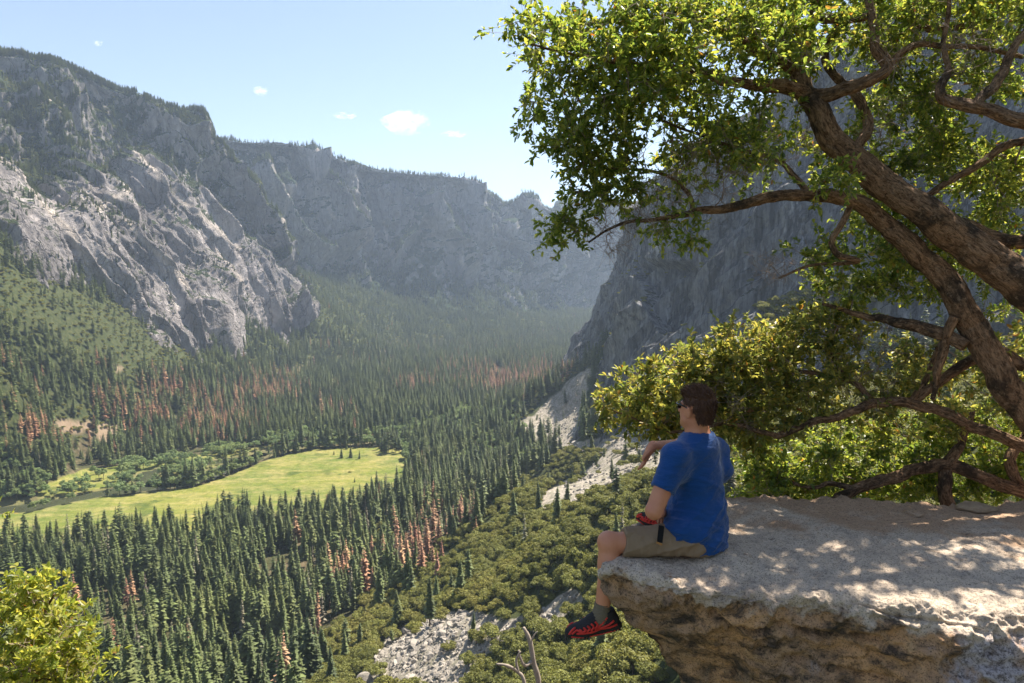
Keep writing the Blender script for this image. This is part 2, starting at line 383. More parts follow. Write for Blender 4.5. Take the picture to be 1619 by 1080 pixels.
def ribs(u, z, Pm, tilt, wl, amp, seed):
    """buttresses and gullies: ridged noise long down the slope and short across it, leaning by tilt"""
    q = np.stack([(u+z*tilt)/wl, z/(wl*4.2), 0*u+seed], -1)
    q = q + .35*np.stack([fbm(Pm/(wl*1.6)+seed, 3), fbm(Pm/(wl*1.6)+seed+9, 3), 0*u], -1)
    return amp*(ridged(q, 4, 2.1, .45)-.9)
rockA = rock_mat('granite_slope', (.50, .45, .42), (.25, .235, .23), (.055, .075, .03), .50)
rockB = rock_mat('granite_buttress', (.55, .49, .455), (.30, .275, .27), (.06, .08, .035), .22, (.006, .006, .0022))
rockC = rock_mat('forested_rock', (.60, .54, .50), (.30, .28, .28), (.045, .068, .03), .62, scale=.8)
rockD = rock_mat('granite_wall', (.66, .65, .65), (.33, .335, .36), (.05, .06, .03), .1, (.028, .028, .0035), (0, R(16), 0), .9, 2.2, True)

# main mountain on the left; last columns drop as the dark spur face
L1 = [
 [(-420,560,1500),(-200,540,1600),(0,560,1900),(150,620,2150),(250,620,2350),(330,620,2500),(400,600,2650),(460,560,2750),(520,500,2830)],
 [(-420,420,1650),(-200,380,1750),(0,330,2050),(150,400,2250),(250,440,2400),(330,480,2520),(400,470,2640),(465,450,2750),(512,461,2840)],
 [(-420,250,1850),(-200,250,1950),(0,235,2200),(130,260,2350),(220,290,2440),(300,330,2540),(370,360,2640),(430,385,2730),(483,410,2830)],
 [(-420,110,2050),(-200,150,2150),(0,160,2400),(120,185,2500),(210,220,2560),(280,240,2600),(345,275,2660),(400,310,2720),(455,345,2820)],
 [(-420,-10,2200),(-200,35,2350),(0,100,2620),(110,122,2680),(190,158,2700),(262,184,2690),(318,196,2700),(352,245,2720),(425,297,2800)],
 [(-420,-30,2300),(-200,18,2450),(0,86,2720),(105,104,2780),(185,143,2800),(265,177,2790),(325,182,2790),(345,228,2830),(415,290,2900)],
 [(-420,80,2800),(-200,100,2900),(0,160,3200),(110,170,3300),(200,200,3300),(280,240,3200),(340,250,3200),(365,290,3200),(430,340,3200)]]
def dL1(Gd, u, z, S, U):
    e = sstep(.85, .60, S)*.85+.10
    return ribs(u, z, Gd, .35, 260, 75, 3)*e + 20*(ridged(Gd/np.array([95, 95, 150])+3, 3)-.8)*e + 7*(ridged(np.stack([(u+z*.4)/34, z/60, Gd[..., 1]/60], -1)+2, 3)-.8)*np.clip(e+.2, 0, 1)*sstep(-.15, .3, fbm(Gd/160, 3)) + 2*fbm(Gd/14, 3)
sL1 = sheet('mountain', L1, 640, 460, dL1, rockA, lambda D, S: .12+.25*fbm(D/170, 3)-.3*sstep(2600, 2900, D[..., 1]+D[..., 0]*.5)*0)
LB = [
 [(-400,560,1350),(-150,520,1450),(0,490,1560),(80,520,1650),(180,560,1750),(260,590,1850),(335,600,1950),(410,580,2250),(450,540,2420),(505,500,2560)],
 [(-400,460,1450),(-150,440,1520),(0,425,1620),(60,450,1700),(150,492,1800),(250,520,1910),(332,540,2010),(408,522,2300),(447,485,2450),(500,470,2600)],
 [(-400,380,1550),(-150,375,1610),(0,370,1700),(75,390,1770),(165,425,1870),(255,450,1980),(330,470,2080),(400,470,2350),(445,462,2510),(495,466,2650)],
 [(-400,300,1680),(-150,310,1730),(0,320,1810),(85,335,1880),(170,345,1980),(250,370,2080),(320,400,2180),(385,420,2420),(440,440,2580),(492,465,2720)],
 [(-400,220,1850),(-150,240,1910),(0,272,1950),(60,300,2030),(150,275,2150),(215,255,2250),(290,305,2330),(365,358,2530),(425,408,2670),(489,463,2810)],
 [(-400,215,2070),(-150,235,2120),(0,268,2120),(60,297,2170),(150,270,2300),(212,250,2390),(292,302,2470),(370,360,2650),(430,411,2790),(492,466,2930)],
 [(-400,330,2500),(-150,330,2500),(0,350,2550),(60,360,2550),(150,350,2650),(212,340,2750),(300,380,2800),(380,430,2900),(440,460,3000),(500,500,3100)]]
def dLB(Gd, u, z, S, U):
    e = .25+.75*sstep(1.0, .62, S)
    return ribs(u, z, Gd, .62, 250, 70, 11)*e + 8*sstep(-.3, .2, fbm(Gd/190+2, 3))*(ridged(np.stack([(u+z*.8)/60, z/150, 0*u], -1)+7, 4)-.8)*e + 4*sstep(-.1, .3, fbm(Gd/130+9, 3))*(ridged(np.stack([(u+z*.5)/26, z/85, Gd[..., 1]/90], -1)+1, 3)-.8)*np.clip(e+.2, 0, 1) - 14*sstep(.3, .5, fbm(np.stack([(u+z*.9)/70, z/260, 0*u], -1)+5, 3)) + 1.3*fbm(Gd/9, 3)
sLB = sheet('granite_buttress', LB, 640, 420, dLB, rockB, lambda D, S: -.12+.3*fbm(D/120+8, 3)+.25*sstep(.55, .8, S))
L3 = [
 [(180,620,2900),(330,620,2900),(450,600,2900),(560,575,2950),(680,568,2950),(800,560,3000),(900,556,3100),(1010,556,3200),(1150,556,3300)],
 [(180,470,3250),(330,470,3250),(450,500,3150),(560,515,3200),(680,520,3300),(800,528,3400),(900,533,3700),(1010,536,4000),(1150,536,4200)],
 [(180,400,3500),(330,400,3450),(450,440,3400),(560,455,3600),(680,460,3800),(800,478,4000),(900,500,4500),(1010,505,5000),(1150,505,5200)],
 [(180,330,3650),(330,330,3600),(450,360,3600),(560,385,3900),(680,395,4100),(800,420,4350),(900,450,5000),(1010,450,5500),(1150,450,5800)],
 [(180,270,3800),(330,270,3750),(450,290,3800),(560,320,4050),(680,335,4250),(800,370,4500),(890,400,5200),(1010,400,5800),(1150,400,6100)],
 [(180,235,3950),(330,236,3900),(400,240,4000),(480,250,4050),(600,284,4300),(740,300,4550),(835,328,4900),(925,332,5600),(1150,350,6300)],
 [(180,225,4050),(330,226,4000),(395,235,4100),(480,243,4150),(600,276,4400),(742,290,4650),(838,316,5000),(928,321,5700),(1150,340,6400)],
 [(180,300,4800),(330,300,4800),(400,310,4900),(480,330,5000),(600,340,5200),(740,350,5600),(840,370,6000),(930,380,6800),(1150,400,7200)]]
def insert(rows, k, tops):
    out = []
    for r_i, r in enumerate(rows):
        a, b_ = r[k], r[k+1]; m = tuple((p+q)/2 for p, q in zip(a, b_))
        if r_i in tops: m = tops[r_i]
        out.append(r[:k+1]+[m]+r[k+1:])
    return out
L3 = [[(a, b_, d*[1, 1, 1, .97, .94, .91, .90, 1][r_i]) for a, b_, d in r] for r_i, r in enumerate(L3)]
L3 = insert(L3, 6, {5: (882,346,4700), 6: (880,338,4800), 7: (880,380,6400)})
L3 = insert(L3, 5, {4: (770,352,4150), 5: (778,325,4250), 6: (779,312,4330)})
L3 = insert(L3, 6, {4: (800,366,4200), 5: (803,334,4350), 6: (803,325,4450)})
CREST = [([(415,273),(435,316),(466,372),(506,403)], 20, 110), ([(490,245),(512,285),(535,332),(545,385)], 24, 150), ([(553,281),(569,332),(589,385)], 16, 90), ([(676,318),(652,356),(622,408)], 18, 110),
 ([(676,318),(697,364),(738,430)], 22, 150), ([(747,293),(751,348),(775,410)], 20, 120), ([(834,316),(857,372),(850,435)], 20, 150), ([(600,300),(612,345)], 14, 60), ([(900,345),(915,400),(905,450)], 16, 120), ([(450,250),(455,300)], 14, 60), ([(720,330),(728,380)], 10, 60), ([(960,360),(950,440)], 16, 120)]
GULLY = [([(553,320),(550,390)], 10, 70), ([(650,345),(612,410)], 9, 60), ([(802,350),(820,400),(838,455)], 14, 120), ([(590,300),(600,380)], 12, 60), ([(470,270),(490,330)], 10, 60), ([(875,350),(885,430)], 12, 90), ([(712,300),(715,350)], 9, 50)]
def relief_px(Gd, lines):
    px, py, _ = project(Gd); j = 7*fbm(Gd/230, 3); k = 7*fbm(Gd/230+8, 3); Q = np.stack([px+j, py+k], -1); out = 0*px
    for ln, w, a in lines: d = seg_dist(Q, np.array(ln, float)); out = np.maximum(out, a*np.clip(1-d/w, 0, 1)**.9)
    return out
def dL3(Gd, u, z, S, U):
    e = sstep(.12, .45, S)*(.10+.90*sstep(.84, .66, S))*(.1+.9*sstep(.10, .28, U))
    return (ribs(u, z, Gd, .3, 420, 80, 23)*e + (relief_px(Gd, CREST)-relief_px(Gd, GULLY))*sstep(.84, .73, S)*1.25 + 50*(ridged(Gd/np.array([150, 150, 260])+5, 4)-.8)*e + 16*(ridged(Gd/np.array([60, 60, 130])+2, 3)-.8)*np.clip(e+.1, 0, 1) + 5*fbm(Gd/30, 3))
sL3 = sheet('far_valley_wall', L3, 760, 420, dL3, rockC, lambda D, S: .3*sstep(.5, .2, S)+.25*fbm(D/300, 3)+.15*sstep(.8, .9, S))
L4 = [[(760,560,5500),(880,560,5600),(1000,560,5700),(1150,560,5800)],[(760,440,6400),(880,440,6500),(1000,440,6600),(1150,440,6700)],
      [(760,345,6900),(870,338,7000),(920,322,7100),(1150,350,7200)],[(760,420,8500),(880,420,8500),(1000,420,8500),(1150,420,8500)]]
sL4 = sheet('distant_ridge', L4, 160, 100, lambda Gd, u, z, S, U: ribs(u, z, Gd, .3, 500, 130, 31)*sstep(1, .6, S), rockC)
# great wall on the right (leans back; first columns turn away round its left edge)
RC = [
 [(960,640,2100),(858,640,1560),(895,640,1380),(925,700,1090),(893,740,900),(962,740,770),(1060,800,600),(1300,800,520),(1620,800,480),(2000,800,430)],
 [(950,590,2100),(873,598,1600),(900,590,1450),(938,582,1260),(905,690,930),(972,695,800),(1066,745,620),(1300,740,560),(1640,720,520),(2040,700,470)],
 [(960,520,2100),(902,550,1580),(915,553,1480),(955,520,1290),(940,600,960),(1010,590,850),(1110,610,690),(1330,600,620),(1690,560,570),(2100,520,520)],
 [(985,450,2080),(940,495,1560),(947,492,1500),(985,455,1320),(985,500,1010),(1060,480,900),(1160,470,760),(1370,440,690),(1740,400,620),(2160,340,560)],
 [(1005,400,2060),(972,430,1540),(985,425,1510),(1015,400,1340),(1035,400,1050),(1110,360,950),(1210,320,820),(1420,270,740),(1800,200,670),(2240,120,600)],
 [(1020,370,2050),(994,372,1520),(1010,360,1500),(1040,340,1360),(1080,320,1100),(1160,260,1000),(1260,190,880),(1480,100,800),(1870,0,720),(2330,-120,640)],
 [(1030,340,2050),(1002,334,1510),(1022,312,1500),(1060,280,1380),(1110,245,1140),(1200,180,1050),(1300,90,930),(1540,-50,850),(1960,-180,760),(2420,-330,680)],
 [(1100,330,2600),(1080,330,2000),(1100,310,1900),(1150,280,1800),(1200,245,1600),(1280,180,1500),(1400,90,1400),(1640,-50,1300),(2060,-180,1200),(2520,-330,1100)]]
for r_i in range(5):
    RC[r_i] = [(a+([0, 8, 22, 24, 24, 20, 10][c] if c < 7 else 0)*(1 if r_i < 3 else .5), b_, d) for c, (a, b_, d) in enumerate(RC[r_i])]
def dRC(Gd, u, z, S, U):
    e = .3+.7*sstep(1, .85, S)
    r1 = ribs(u, z, Gd, -.45, 150, 14, 41)
    fold = 9*ridged(np.stack([(u-z*.5)/60, z/190, 0*u], -1)+4, 5)
    led = 2.6*fbm(Gd/26, 4)+2.2*ridged(np.stack([(u-z*.5)/14, z/70, 0*u], -1), 3)
    # the arch: an overhanging flake scar
    px, py, _ = project(Gd); q = ((px-1062)/46)**2+((np.minimum(py, 440)-440)/30)**2+ (np.maximum(py-440, 0)/90)**2
    arch = -26*sstep(1.12, .9, q)
    return (r1+fold+led)*e + arch
sRC = sheet('granite_cliff', RC, 900, 760, dRC, rockD, lambda D, S: -.25+.2*fbm(D/60, 3))
# ================================================================== TREES (prototypes)
protos = bpy.data.collections.new('prototypes')          # not linked to the scene
def leafmat(name, c0, c1, transl=.25, rough=.6, var=.06, island=False, spec=.25, hue=.03):
    g = NT(name)
    oi = g.n('ShaderNodeObjectInfo'); geo = g.n('ShaderNodeNewGeometry')
    r1 = oi.outputs['Random']; r2 = geo.outputs['Random Per Island']
    c = g.mix(r2 if island else r1, c0, c1)
    lm = g.n('ShaderNodeMapping'); g.l(oi.outputs['Location'], lm.inputs[0]); lm.inputs['Scale'].default_value = (.012, .012, .012); ln = g.noise(lm.outputs[0], 1, 3, .6)
    c = g.mix(g.ramp(ln, [(.4, 0), (.65, 1)]), c, tuple(min(1, x*k_) for x, k_ in zip(c1, (1.12, 1.12, 1.0))))
    c = g.hsv(c, g.math('ADD', g.math('MULTIPLY', r1 if not island else r2, hue), .5-hue/2), 1.0, g.math('ADD', g.math('MULTIPLY', r2, .9), .55))
    b = g.bsdf(c, rough, None, spec, out=False)
    t = g.n('ShaderNodeBsdfTranslucent'); g.l(g.hsv(c, .485, 1.1, 1.5), t.inputs[0])
    m = g.n('ShaderNodeMixShader'); m.inputs[0].default_value = transl; g.l(b.outputs[0], m.inputs[1]); g.l(t.outputs[0], m.inputs[2]); g.l(m.outputs[0], g.out.inputs[0])
    return g.m
barkfar = NT('bark_far'); barkfar.bsdf((.12, .085, .06), .95)
needle = leafmat('needles', (.058, .088, .034), (.14, .165, .058), .25)
deadneedle = leafmat('dead_needles', (.26, .125, .07), (.38, .22, .13), .12, hue=.02)
greyneedle = leafmat('bare_needles', (.16, .13, .10), (.2, .19, .12), .1)
oakleaf_far = leafmat('oak_leaves_far', (.13, .15, .036), (.21, .205, .055), .3)
riverleaf = leafmat('river_leaves', (.15, .21, .08), (.23, .29, .12), .3)
def blades(rg, base, dirn, L, W, droop):
    """a conifer branch: a drooping strip of three cross sections"""
    n = len(base); side = np.cross(dirn, [0, 0, 1.0]); side /= np.linalg.norm(side, axis=1)[:, None]
    out = []
    for t, w, dz in ((0, .35, 0), (.5, 1, -.22), (1, .12, -1)):
        c = base+dirn*(L*t)[:, None]+np.array([0, 0, 1.0])*(droop*L*dz*t)[:, None]
        for s in (-1, 1): out.append(c+side*(W*w*s)[:, None]+np.array([0, 0, -1.0])*(W*w*.35)[:, None])
    V = np.stack(out, 1).reshape(-1, 3); i = np.arange(n)[:, None]*6
    Q = np.concatenate([i+np.array([[0, 1, 3, 2]]), i+np.array([[2, 3, 5, 4]])])
    return V, Q
def conifer(seed, H=40, Rb=5.2, bare=.12, whorls=30, nb=9, power=.85, ragged=.3):
    rg = np.random.default_rng(seed); crown = MB(); base = []; dr = []; L = []
    for k in range(whorls):
        t = bare+(1-bare)*(k/(whorls-1))**.92
        r = Rb*(1-t)**power*(.55+.45*min(1, (t-bare)/.12+.4))*rg.uniform(.8, 1.15)+.25
        for j in range(nb):
            if rg.random() < .08: continue
            a = 2*math.pi*(j+rg.uniform(-.4, .4))/nb+k*1.3
            base.append((0, 0, t*H+rg.uniform(-.35, .35)*H/whorls)); dr.append((math.cos(a), math.sin(a), .12)); L.append(r*rg.uniform(1-ragged, 1+ragged*.6))
    L = np.array(L); crown.add(*blades(rg, np.array(base), np.array(dr), L, .30*L+.22, np.full(len(L), .38)))
    top = np.array([[0, 0, H*1.02], [.25, 0, H*.95], [-.12, .2, H*.95], [-.12, -.2, H*.95]]); crown.add(top, None, np.array([[0, 1, 2], [0, 2, 3], [0, 3, 1]]))
    tr = tube([(0, 0, -2), (0, 0, H*.4), (0, 0, H*.96)], [H*.014, H*.009, H*.002], 6)
    return crown, tr
def oak_crown(seed, Rr=5.0, Hh=6.5, n=2400, lobes=17, leaf=.36, zoff=.5):
    rg = np.random.default_rng(seed); C = []; 
    for k in range(lobes):
        a = rg.uniform(0, 2*math.pi); r = Rr*.62*math.sqrt(rg.random()); C.append((r*math.cos(a)*1.25, r*math.sin(a), Hh*(zoff+.42*rg.random()*(1-.6*r/Rr)), Rr*rg.uniform(.18, .42)))
    C = np.array(C); idx = rg.integers(0, lobes, n); d = rg.normal(size=(n, 3)); d[:, 2] = np.abs(d[:, 2])*1.0-.35*rg.random(n); d /= np.linalg.norm(d, axis=1)[:, None]
    P = C[idx, :3]+d*(C[idx, 3]*rg.uniform(.72, 1.08, n))[:, None]*np.array([1, 1, .85])
    nn = d+rg.normal(size=(n, 3))*.55; nn /= np.linalg.norm(nn, axis=1)[:, None]
    a = np.cross(nn, rg.normal(size=(n, 3))); a /= np.linalg.norm(a, axis=1)[:, None]; b = np.cross(nn, a); s = leaf*rg.uniform(.6, 1.3, n)[:, None]
    V = np.stack([P-a*s, P-b*s*.6, P+a*s, P+b*s*.6], 1).reshape(-1, 3); Q = np.arange(4*n).reshape(-1, 4)
    tr = MB(); tr.add(*tube([(0, 0, -1.5), (.2, 0, Hh*.3), (0, .2, Hh*.6)], [.3*Rr/5, .22*Rr/5, .1], 6))
    for k in range(3): tr.add(*tube([(.1, 0, Hh*.25), (C[k, 0]*.5, C[k, 1]*.5, Hh*.5), tuple(C[k, :3])], [.14*Rr/5, .1, .04], 5))
    return (MB().add(V, Q)), tr
def boulder(seed, sub=3):
    import bmesh
    bm = bmesh.new(); bmesh.ops.create_icosphere(bm, subdivisions=sub, radius=1)
    V = np.array([v.co[:] for v in bm.verts]); Fc = np.array([[v.index for v in f.verts] for f in bm.faces]); bm.free()
    rg = np.random.default_rng(seed); pl = rg.normal(size=(11, 3)); pl /= np.linalg.norm(pl, axis=1)[:, None]; h = rg.uniform(.5, .85, 11)
    for n_, k in zip(pl, h):
        o = np.clip(V@n_-k, 0, None); V = V-o[:, None]*n_*.93
    V = V*rg.uniform(.7, 1.25, 3)*np.array([1, 1, .8]); V = V+V*(fbm(V*2.3+seed, 3)*.1)[:, None]
    return V, Fc
K = {}
def add_proto(kind, crown, tr, mat):
    cm = crown.data(kind+'_crown', mat, False); tm = None
    if tr is not None:
        t_ = tr if isinstance(tr, MB) else MB().add(*tr); tm = t_.data(kind+'_trunk', barkfar.m)
    # merged mesh for the masses
    mb = MB(); mb.V += [np.vstack(crown.V)]; mb.n = len(mb.V[0]); mb.Q += [np.vstack(crown.Q)] if crown.Q else []; mb.T += [np.vstack(crown.T)] if crown.T else []
    o = bpy.data.objects.new(kind+'_whole', mb.data(kind+'_mass', mat, False)); 
    c_ = bpy.data.collections.get('mass_'+kind) or bpy.data.collections.new('mass_'+kind)
    c_.objects.link(o); K.setdefault(kind, []).append((cm, tm))
for s_ in range(5): add_proto('conifer', *conifer(s_, 40, [6.0, 7.0, 7.6, 5.2, 6.6][s_], [.1, .16, .08, .2, .12][s_], 30, 9, [.75, .65, .9, .6, .8][s_]), needle)
for s_ in range(3): add_proto('conifer', *conifer(8+s_, 38, [5.6, 4.6, 6.2][s_], [.38, .3, .45][s_], 17, 7, [.42, .5, .36][s_], .55), needle)
for s_ in range(2): add_proto('conifer', *conifer(12+s_, 34, [7.0, 5.0][s_], .05, 22, 8, [1.0, .7][s_], .5), needle)
for s_ in range(3): add_proto('dead', *conifer(20+s_, 38, [6.2, 5.2, 7.0][s_], .15, 20, 7, [.8, .6, .9][s_], .6), deadneedle)
for s_ in range(2): add_proto('bare', *conifer(30+s_, 36, 4.0, .2, 18, 6, .7, .6), greyneedle)
for s_ in range(5): add_proto('oak', *oak_crown(40+s_), oakleaf_far)
for s_ in range(4): add_proto('river', *oak_crown(50+s_, 5.2, 17, 1900, 18, .5, .38), riverleaf)
bm_ = rock_mat('boulder_rock', (.42, .39, .36), (.24, .225, .21), (.1, .1, .06), .0, (.2, .2, .2), scale=40)
_bg = NT('talus_rock'); _p = _bg.coord(); _oi = _bg.n('ShaderNodeObjectInfo')
_c = _bg.mix(_bg.noise(_p, .8, 6, .7), (.21, .19, .165), (.48, .43, .365)); _c = _bg.hsv(_c, .5, 1, _bg.math('ADD', _bg.math('MULTIPLY', _oi.outputs['Random'], .6), .55))
_bg.bsdf(_c, .95, _bg.bump(_bg.noise(_p, 1.5, 6, .7), .6, .5), .05)
for s_ in range(5):
    V, T = boulder(s_, 3 if s_ < 5 else 2); K.setdefault('boulder', []).append((mesh_data('boulder', V, T, _bg.m, False), None))
    c_ = bpy.data.collections.get('mass_boulder') or bpy.data.collections.new('mass_boulder'); c_.objects.link(bpy.data.objects.new('boulder_whole', K['boulder'][-1][0]))

def mass(name, kind, P, scale, seed=1):
    """P (n,3) points that carry instances of a kind"""
    rg = np.random.default_rng(seed); n = len(P)
    if n == 0: return None
    me = bpy.data.meshes.new(name); me.vertices.add(n); me.vertices.foreach_set('co', np.asarray(P, np.float32).ravel())
    a = me.attributes.new('sc', 'FLOAT_VECTOR', 'POINT'); S = np.asarray(scale, float)
    if S.ndim == 1: S = np.stack([S*rg.uniform(.85, 1.4, n), S*rg.uniform(.85, 1.4, n), S], -1)
    a.data.foreach_set('vector', S.astype(np.float32).ravel())
    a = me.attributes.new('rt', 'FLOAT_VECTOR', 'POINT'); rt = np.zeros((n, 3)); rt[:, 2] = rg.uniform(0, 6.28, n); rt[:, :2] = rg.normal(size=(n, 2))*(.045 if kind != 'boulder' else 1.0)
    a.data.foreach_set('vector', rt.astype(np.float32).ravel())
    a = me.attributes.new('ix', 'INT', 'POINT'); a.data.foreach_set('value', rg.integers(0, len(K[kind]), n).astype(np.int32))
    o = link(name, me); tag(o, kind='stuff')
    t = bpy.data.node_groups.new(name+'_nodes', 'GeometryNodeTree')
    t.interface.new_socket('Geometry', in_out='INPUT', socket_type='NodeSocketGeometry'); t.interface.new_socket('Geometry', in_out='OUTPUT', socket_type='NodeSocketGeometry')
    gi = t.nodes.new('NodeGroupInput'); go = t.nodes.new('NodeGroupOutput'); ip = t.nodes.new('GeometryNodeInstanceOnPoints'); ci = t.nodes.new('GeometryNodeCollectionInfo')
    ci.inputs['Collection'].default_value = bpy.data.collections['mass_'+kind]; ci.inputs['Separate Children'].default_value = True; ci.inputs['Reset Children'].default_value = True
    def na(nm, dt):
        x = t.nodes.new('GeometryNodeInputNamedAttribute'); x.data_type = dt; x.inputs['Name'].default_value = nm; return x.outputs['Attribute']
    t.links.new(gi.outputs[0], ip.inputs['Points']); t.links.new(ci.outputs[0], ip.inputs['Instance']); ip.inputs['Pick Instance'].default_value = True
    t.links.new(na('ix', 'INT'), ip.inputs['Instance Index']); t.links.new(na('rt', 'FLOAT_VECTOR'), ip.inputs['Rotation']); t.links.new(na('sc', 'FLOAT_VECTOR'), ip.inputs['Scale'])
    t.links.new(ip.outputs[0], go.inputs[0]); m = o.modifiers.new('scatter', 'NODES'); m.node_group = t
    return o
def individuals(name, kind, P, scale, labeler, cat, group, parts=True, seed=2):
    rg = np.random.default_rng(seed); S = np.asarray(scale)
    for k in range(len(P)):
        i = int(rg.integers(0, len(K[kind]))); cm, tm = K[kind][i]
        if tm is not None and parts:
            e = link(name, tm); c = link('crown', cm, e)
        else: e = link(name, cm)
        e.location = P[k]; e.rotation_euler = (rg.normal()*.02, rg.normal()*.02, rg.uniform(0, 6.28)) if kind != 'boulder' else tuple(rg.uniform(-1, 1, 3))
        s = float(S[k]); e.scale = (s*rg.uniform(.85, 1.35), s*rg.uniform(.85, 1.35), s)
        lb, gp = labeler(k, P[k])
        if parts and kind != 'boulder':
            q = np.array([.75, 1.0]) if kind in ('conifer', 'dead', 'bare') else np.array([.85, 1.15])
            lb = (('short ', 'middle sized ', 'tall ') if kind != 'oak' else ('small ', 'middle sized ', 'broad '))[int((s > q).sum())]+lb if not lb.startswith(('lone', 'tall', 'pine', 'second', 'third', 'slim', 'taller', 'smaller', 'single', 'tiny')) else lb
            if kind == 'conifer' and 5 <= i < 8 and 'conifer' in lb: lb = lb.replace('conifer', 'open crowned conifer', 1)
        elif kind == 'boulder': lb = ('small ', 'big ', 'very large ')[int((s > np.array([1.6, 3.0])).sum())]+lb
        tag(e, lb, cat, gp)

# ------------------------------------------------------------------ where things grow
def jitter_grid(s, x0, x1, y0, y1, rg):
    X, Y = np.meshgrid(np.arange(x0, x1, s), np.arange(y0, y1, s)); X = X+rg.uniform(-.5, .5, X.shape)*s*.95; Y = Y+rg.uniform(-.5, .5, Y.shape)*s*.95
    return X.ravel(), Y.ravel()
def ell(px, py, L):
    m = np.zeros(len(px))
    for cx, cy, rx, ry, w in L: m = np.maximum(m, w*np.exp(-(((px-cx)/rx)**2+((py-cy)/ry)**2)*1.2))
    return m
def visible_ground(s, r0, r1, rg):
    X, Y = jitter_grid(s, -r1, r1, 60, r1, rg); r = np.hypot(X, Y); a = np.degrees(np.arctan2(X, Y))
    k = (r > r0) & (r < r1) & (a > -41) & (a < 40); X, Y = X[k], Y[k]
    Z = ground_z(X, Y); P = np.stack([X, Y, Z], -1); px, py, f = project(P)
    k = (px > -60) & (px < 1660) & (py < 1190) & (f > 30); P, px, py = P[k], px[k], py[k]
    # dropped where a mountain stands in front: compare with the foot rows
    return P, px, py
DEAD = [(60,690,110,28,.95),(190,655,40,35,.6),(265,625,60,22,.9),(325,655,60,20,.55),(240,665,40,16,.8),(320,672,90,22,.85),(420,625,50,12,.8),(520,655,50,12,.25),(800,610,70,22,.75),(850,600,50,20,.6),(760,590,80,14,.4),(660,612,50,14,.4),(420,600,60,10,.4),
        (540,930,36,40,.5),(680,905,55,45,.9),(725,870,35,45,.8),(640,890,60,50,.45),(300,890,30,40,.15),(210,960,14,20,.7),(590,920,60,40,.3),(690,840,30,30,.5),(40,610,120,40,.14),(160,580,90,30,.10),(600,560,350,30,.05),(510,1010,18,22,.7),(780,890,25,20,.5)]
rg = np.random.default_rng(11)
Pa, pxa, pya = visible_ground(9.0, 200, 1500, rg); Pb, pxb, pyb = visible_ground(10.5, 1500, 5200, rg)
P = np.vstack([Pa, Pb]); px = np.r_[pxa, pxb]; py = np.r_[pya, pyb]; r = np.hypot(P[:, 0], P[:, 1]); hgt = P[:, 2]-FLOOR
dr = np.minimum(seg_dist(P[:, :2], river), seg_dist(P[:, :2], oxbow))
mead = in_poly(px, py, MEADOW) | in_poly(px, py, BANK)
rocky = in_poly(px, py, TALUS) | in_poly(px, py, TALUS_B) | in_poly(px, py, ROCKS)
OAKZ = [(470,1100),(520,1010),(600,960),(650,900),(700,870),(760,830),(800,770),(850,745),(905,700),(960,690),(1080,690),(1180,600),(1700,560),(1800,1200),(470,1200)]
oakz = in_poly(px+fbm(P/60, 3)*60, py+fbm(P/60+9, 3)*40, OAKZ)
OPEN = [(250,940),(345,960),(365,1080),(240,1080)]
leftslope = in_poly(px+fbm(P/80, 3)*40, py, [(-60,410),(60,440),(330,545),(300,590),(200,575),(120,560),(0,500)])
clump = fbm(P/70, 3)
u = rg.random(len(P))
dens = np.ones(len(P))
dens[mead] = 0; dens[dr < 24] = 0
dens = np.where(rocky, .02, dens); dens = np.where(oakz, .05, dens); dens = np.where(leftslope, .22, dens)
dens = np.where(in_poly(px, py, OPEN), .7, dens)
for s_ in SCARS: dens = np.where(in_poly(px, py, s_), .12, dens)
dens *= np.clip(.9+clump*1.5, .2, 1)
rock_edge = [(868,606),(905,692),(960,697),(1066,750)]
isc = u < dens
hs = .42+.83*rg.beta(1.6, 1.5, len(P))*(1-.2*(clump < -.3)); hs = np.where(r > 2600, hs*.8, hs); hs = np.where(leftslope, hs*.65, hs); hs = np.where(oakz, hs*.7, hs)
dp = ell(px, py, DEAD); rd = rg.random(len(P))
isd = isc & (rd < np.maximum(dp-.02, .004)); isb = isc & ~isd & (rg.random(len(P)) < np.where(r < 1100, .07, .005)); isg = isc & ~isd & ~isb
_, topy, _ = project(P+np.array([0, 0, 20.0])); size = 40*hs*F/r
inview = (px > -15) & (px < 1630) & (topy < 1085)
man_block = in_poly(px, topy, [(940,900),(1170,640),(1619,400),(1619,1080),(1050,1080)])
def split(mask, n):
    ok = mask & inview & ~man_block; i = np.nonzero(ok)[0]; i = i[np.argsort(-size[i])[:n]]; rest = mask.copy(); rest[i] = False; return i, np.nonzero(rest)[0]
def third(x): return 'left' if x < 330 else ('middle' if x < 620 else 'right')
def lab_con(ix, word):
    def f(k, p):
        x, y, _ = project(p); 
        if oakz[ix[k]]: return (f'{word} standing alone among round oaks on the slope', f'{word}s among the slope oaks')
        where = 'in the nearest rows of forest' if r[ix[k]] < 640 else ('in the forest just below the meadow' if y > 800 else 'at the edge of the meadow')
        return (f'{word} {where}, {third(x)} part', f'{word}s {where}, {third(x)} part')
    return f
ig, rest_g = split(isg, 300); idd, rest_d = split(isd, 260); ib, rest_b = split(isb, 80)
individuals('conifer_tree', 'conifer', P[ig], hs[ig], lab_con(ig, 'dark green conifer'), 'conifer', '')
individuals('dead_conifer', 'dead', P[idd], hs[idd], lab_con(idd, 'rust red dead conifer'), 'dead conifer', '', seed=4)
individuals('bare_conifer', 'bare', P[ib], hs[ib], lab_con(ib, 'thin grey brown dying conifer'), 'dying conifer', '', seed=5)
tag(mass('conifer_forest', 'conifer', P[rest_g], hs[rest_g]), 'dark green conifer forest covering the valley floor', 'forest')
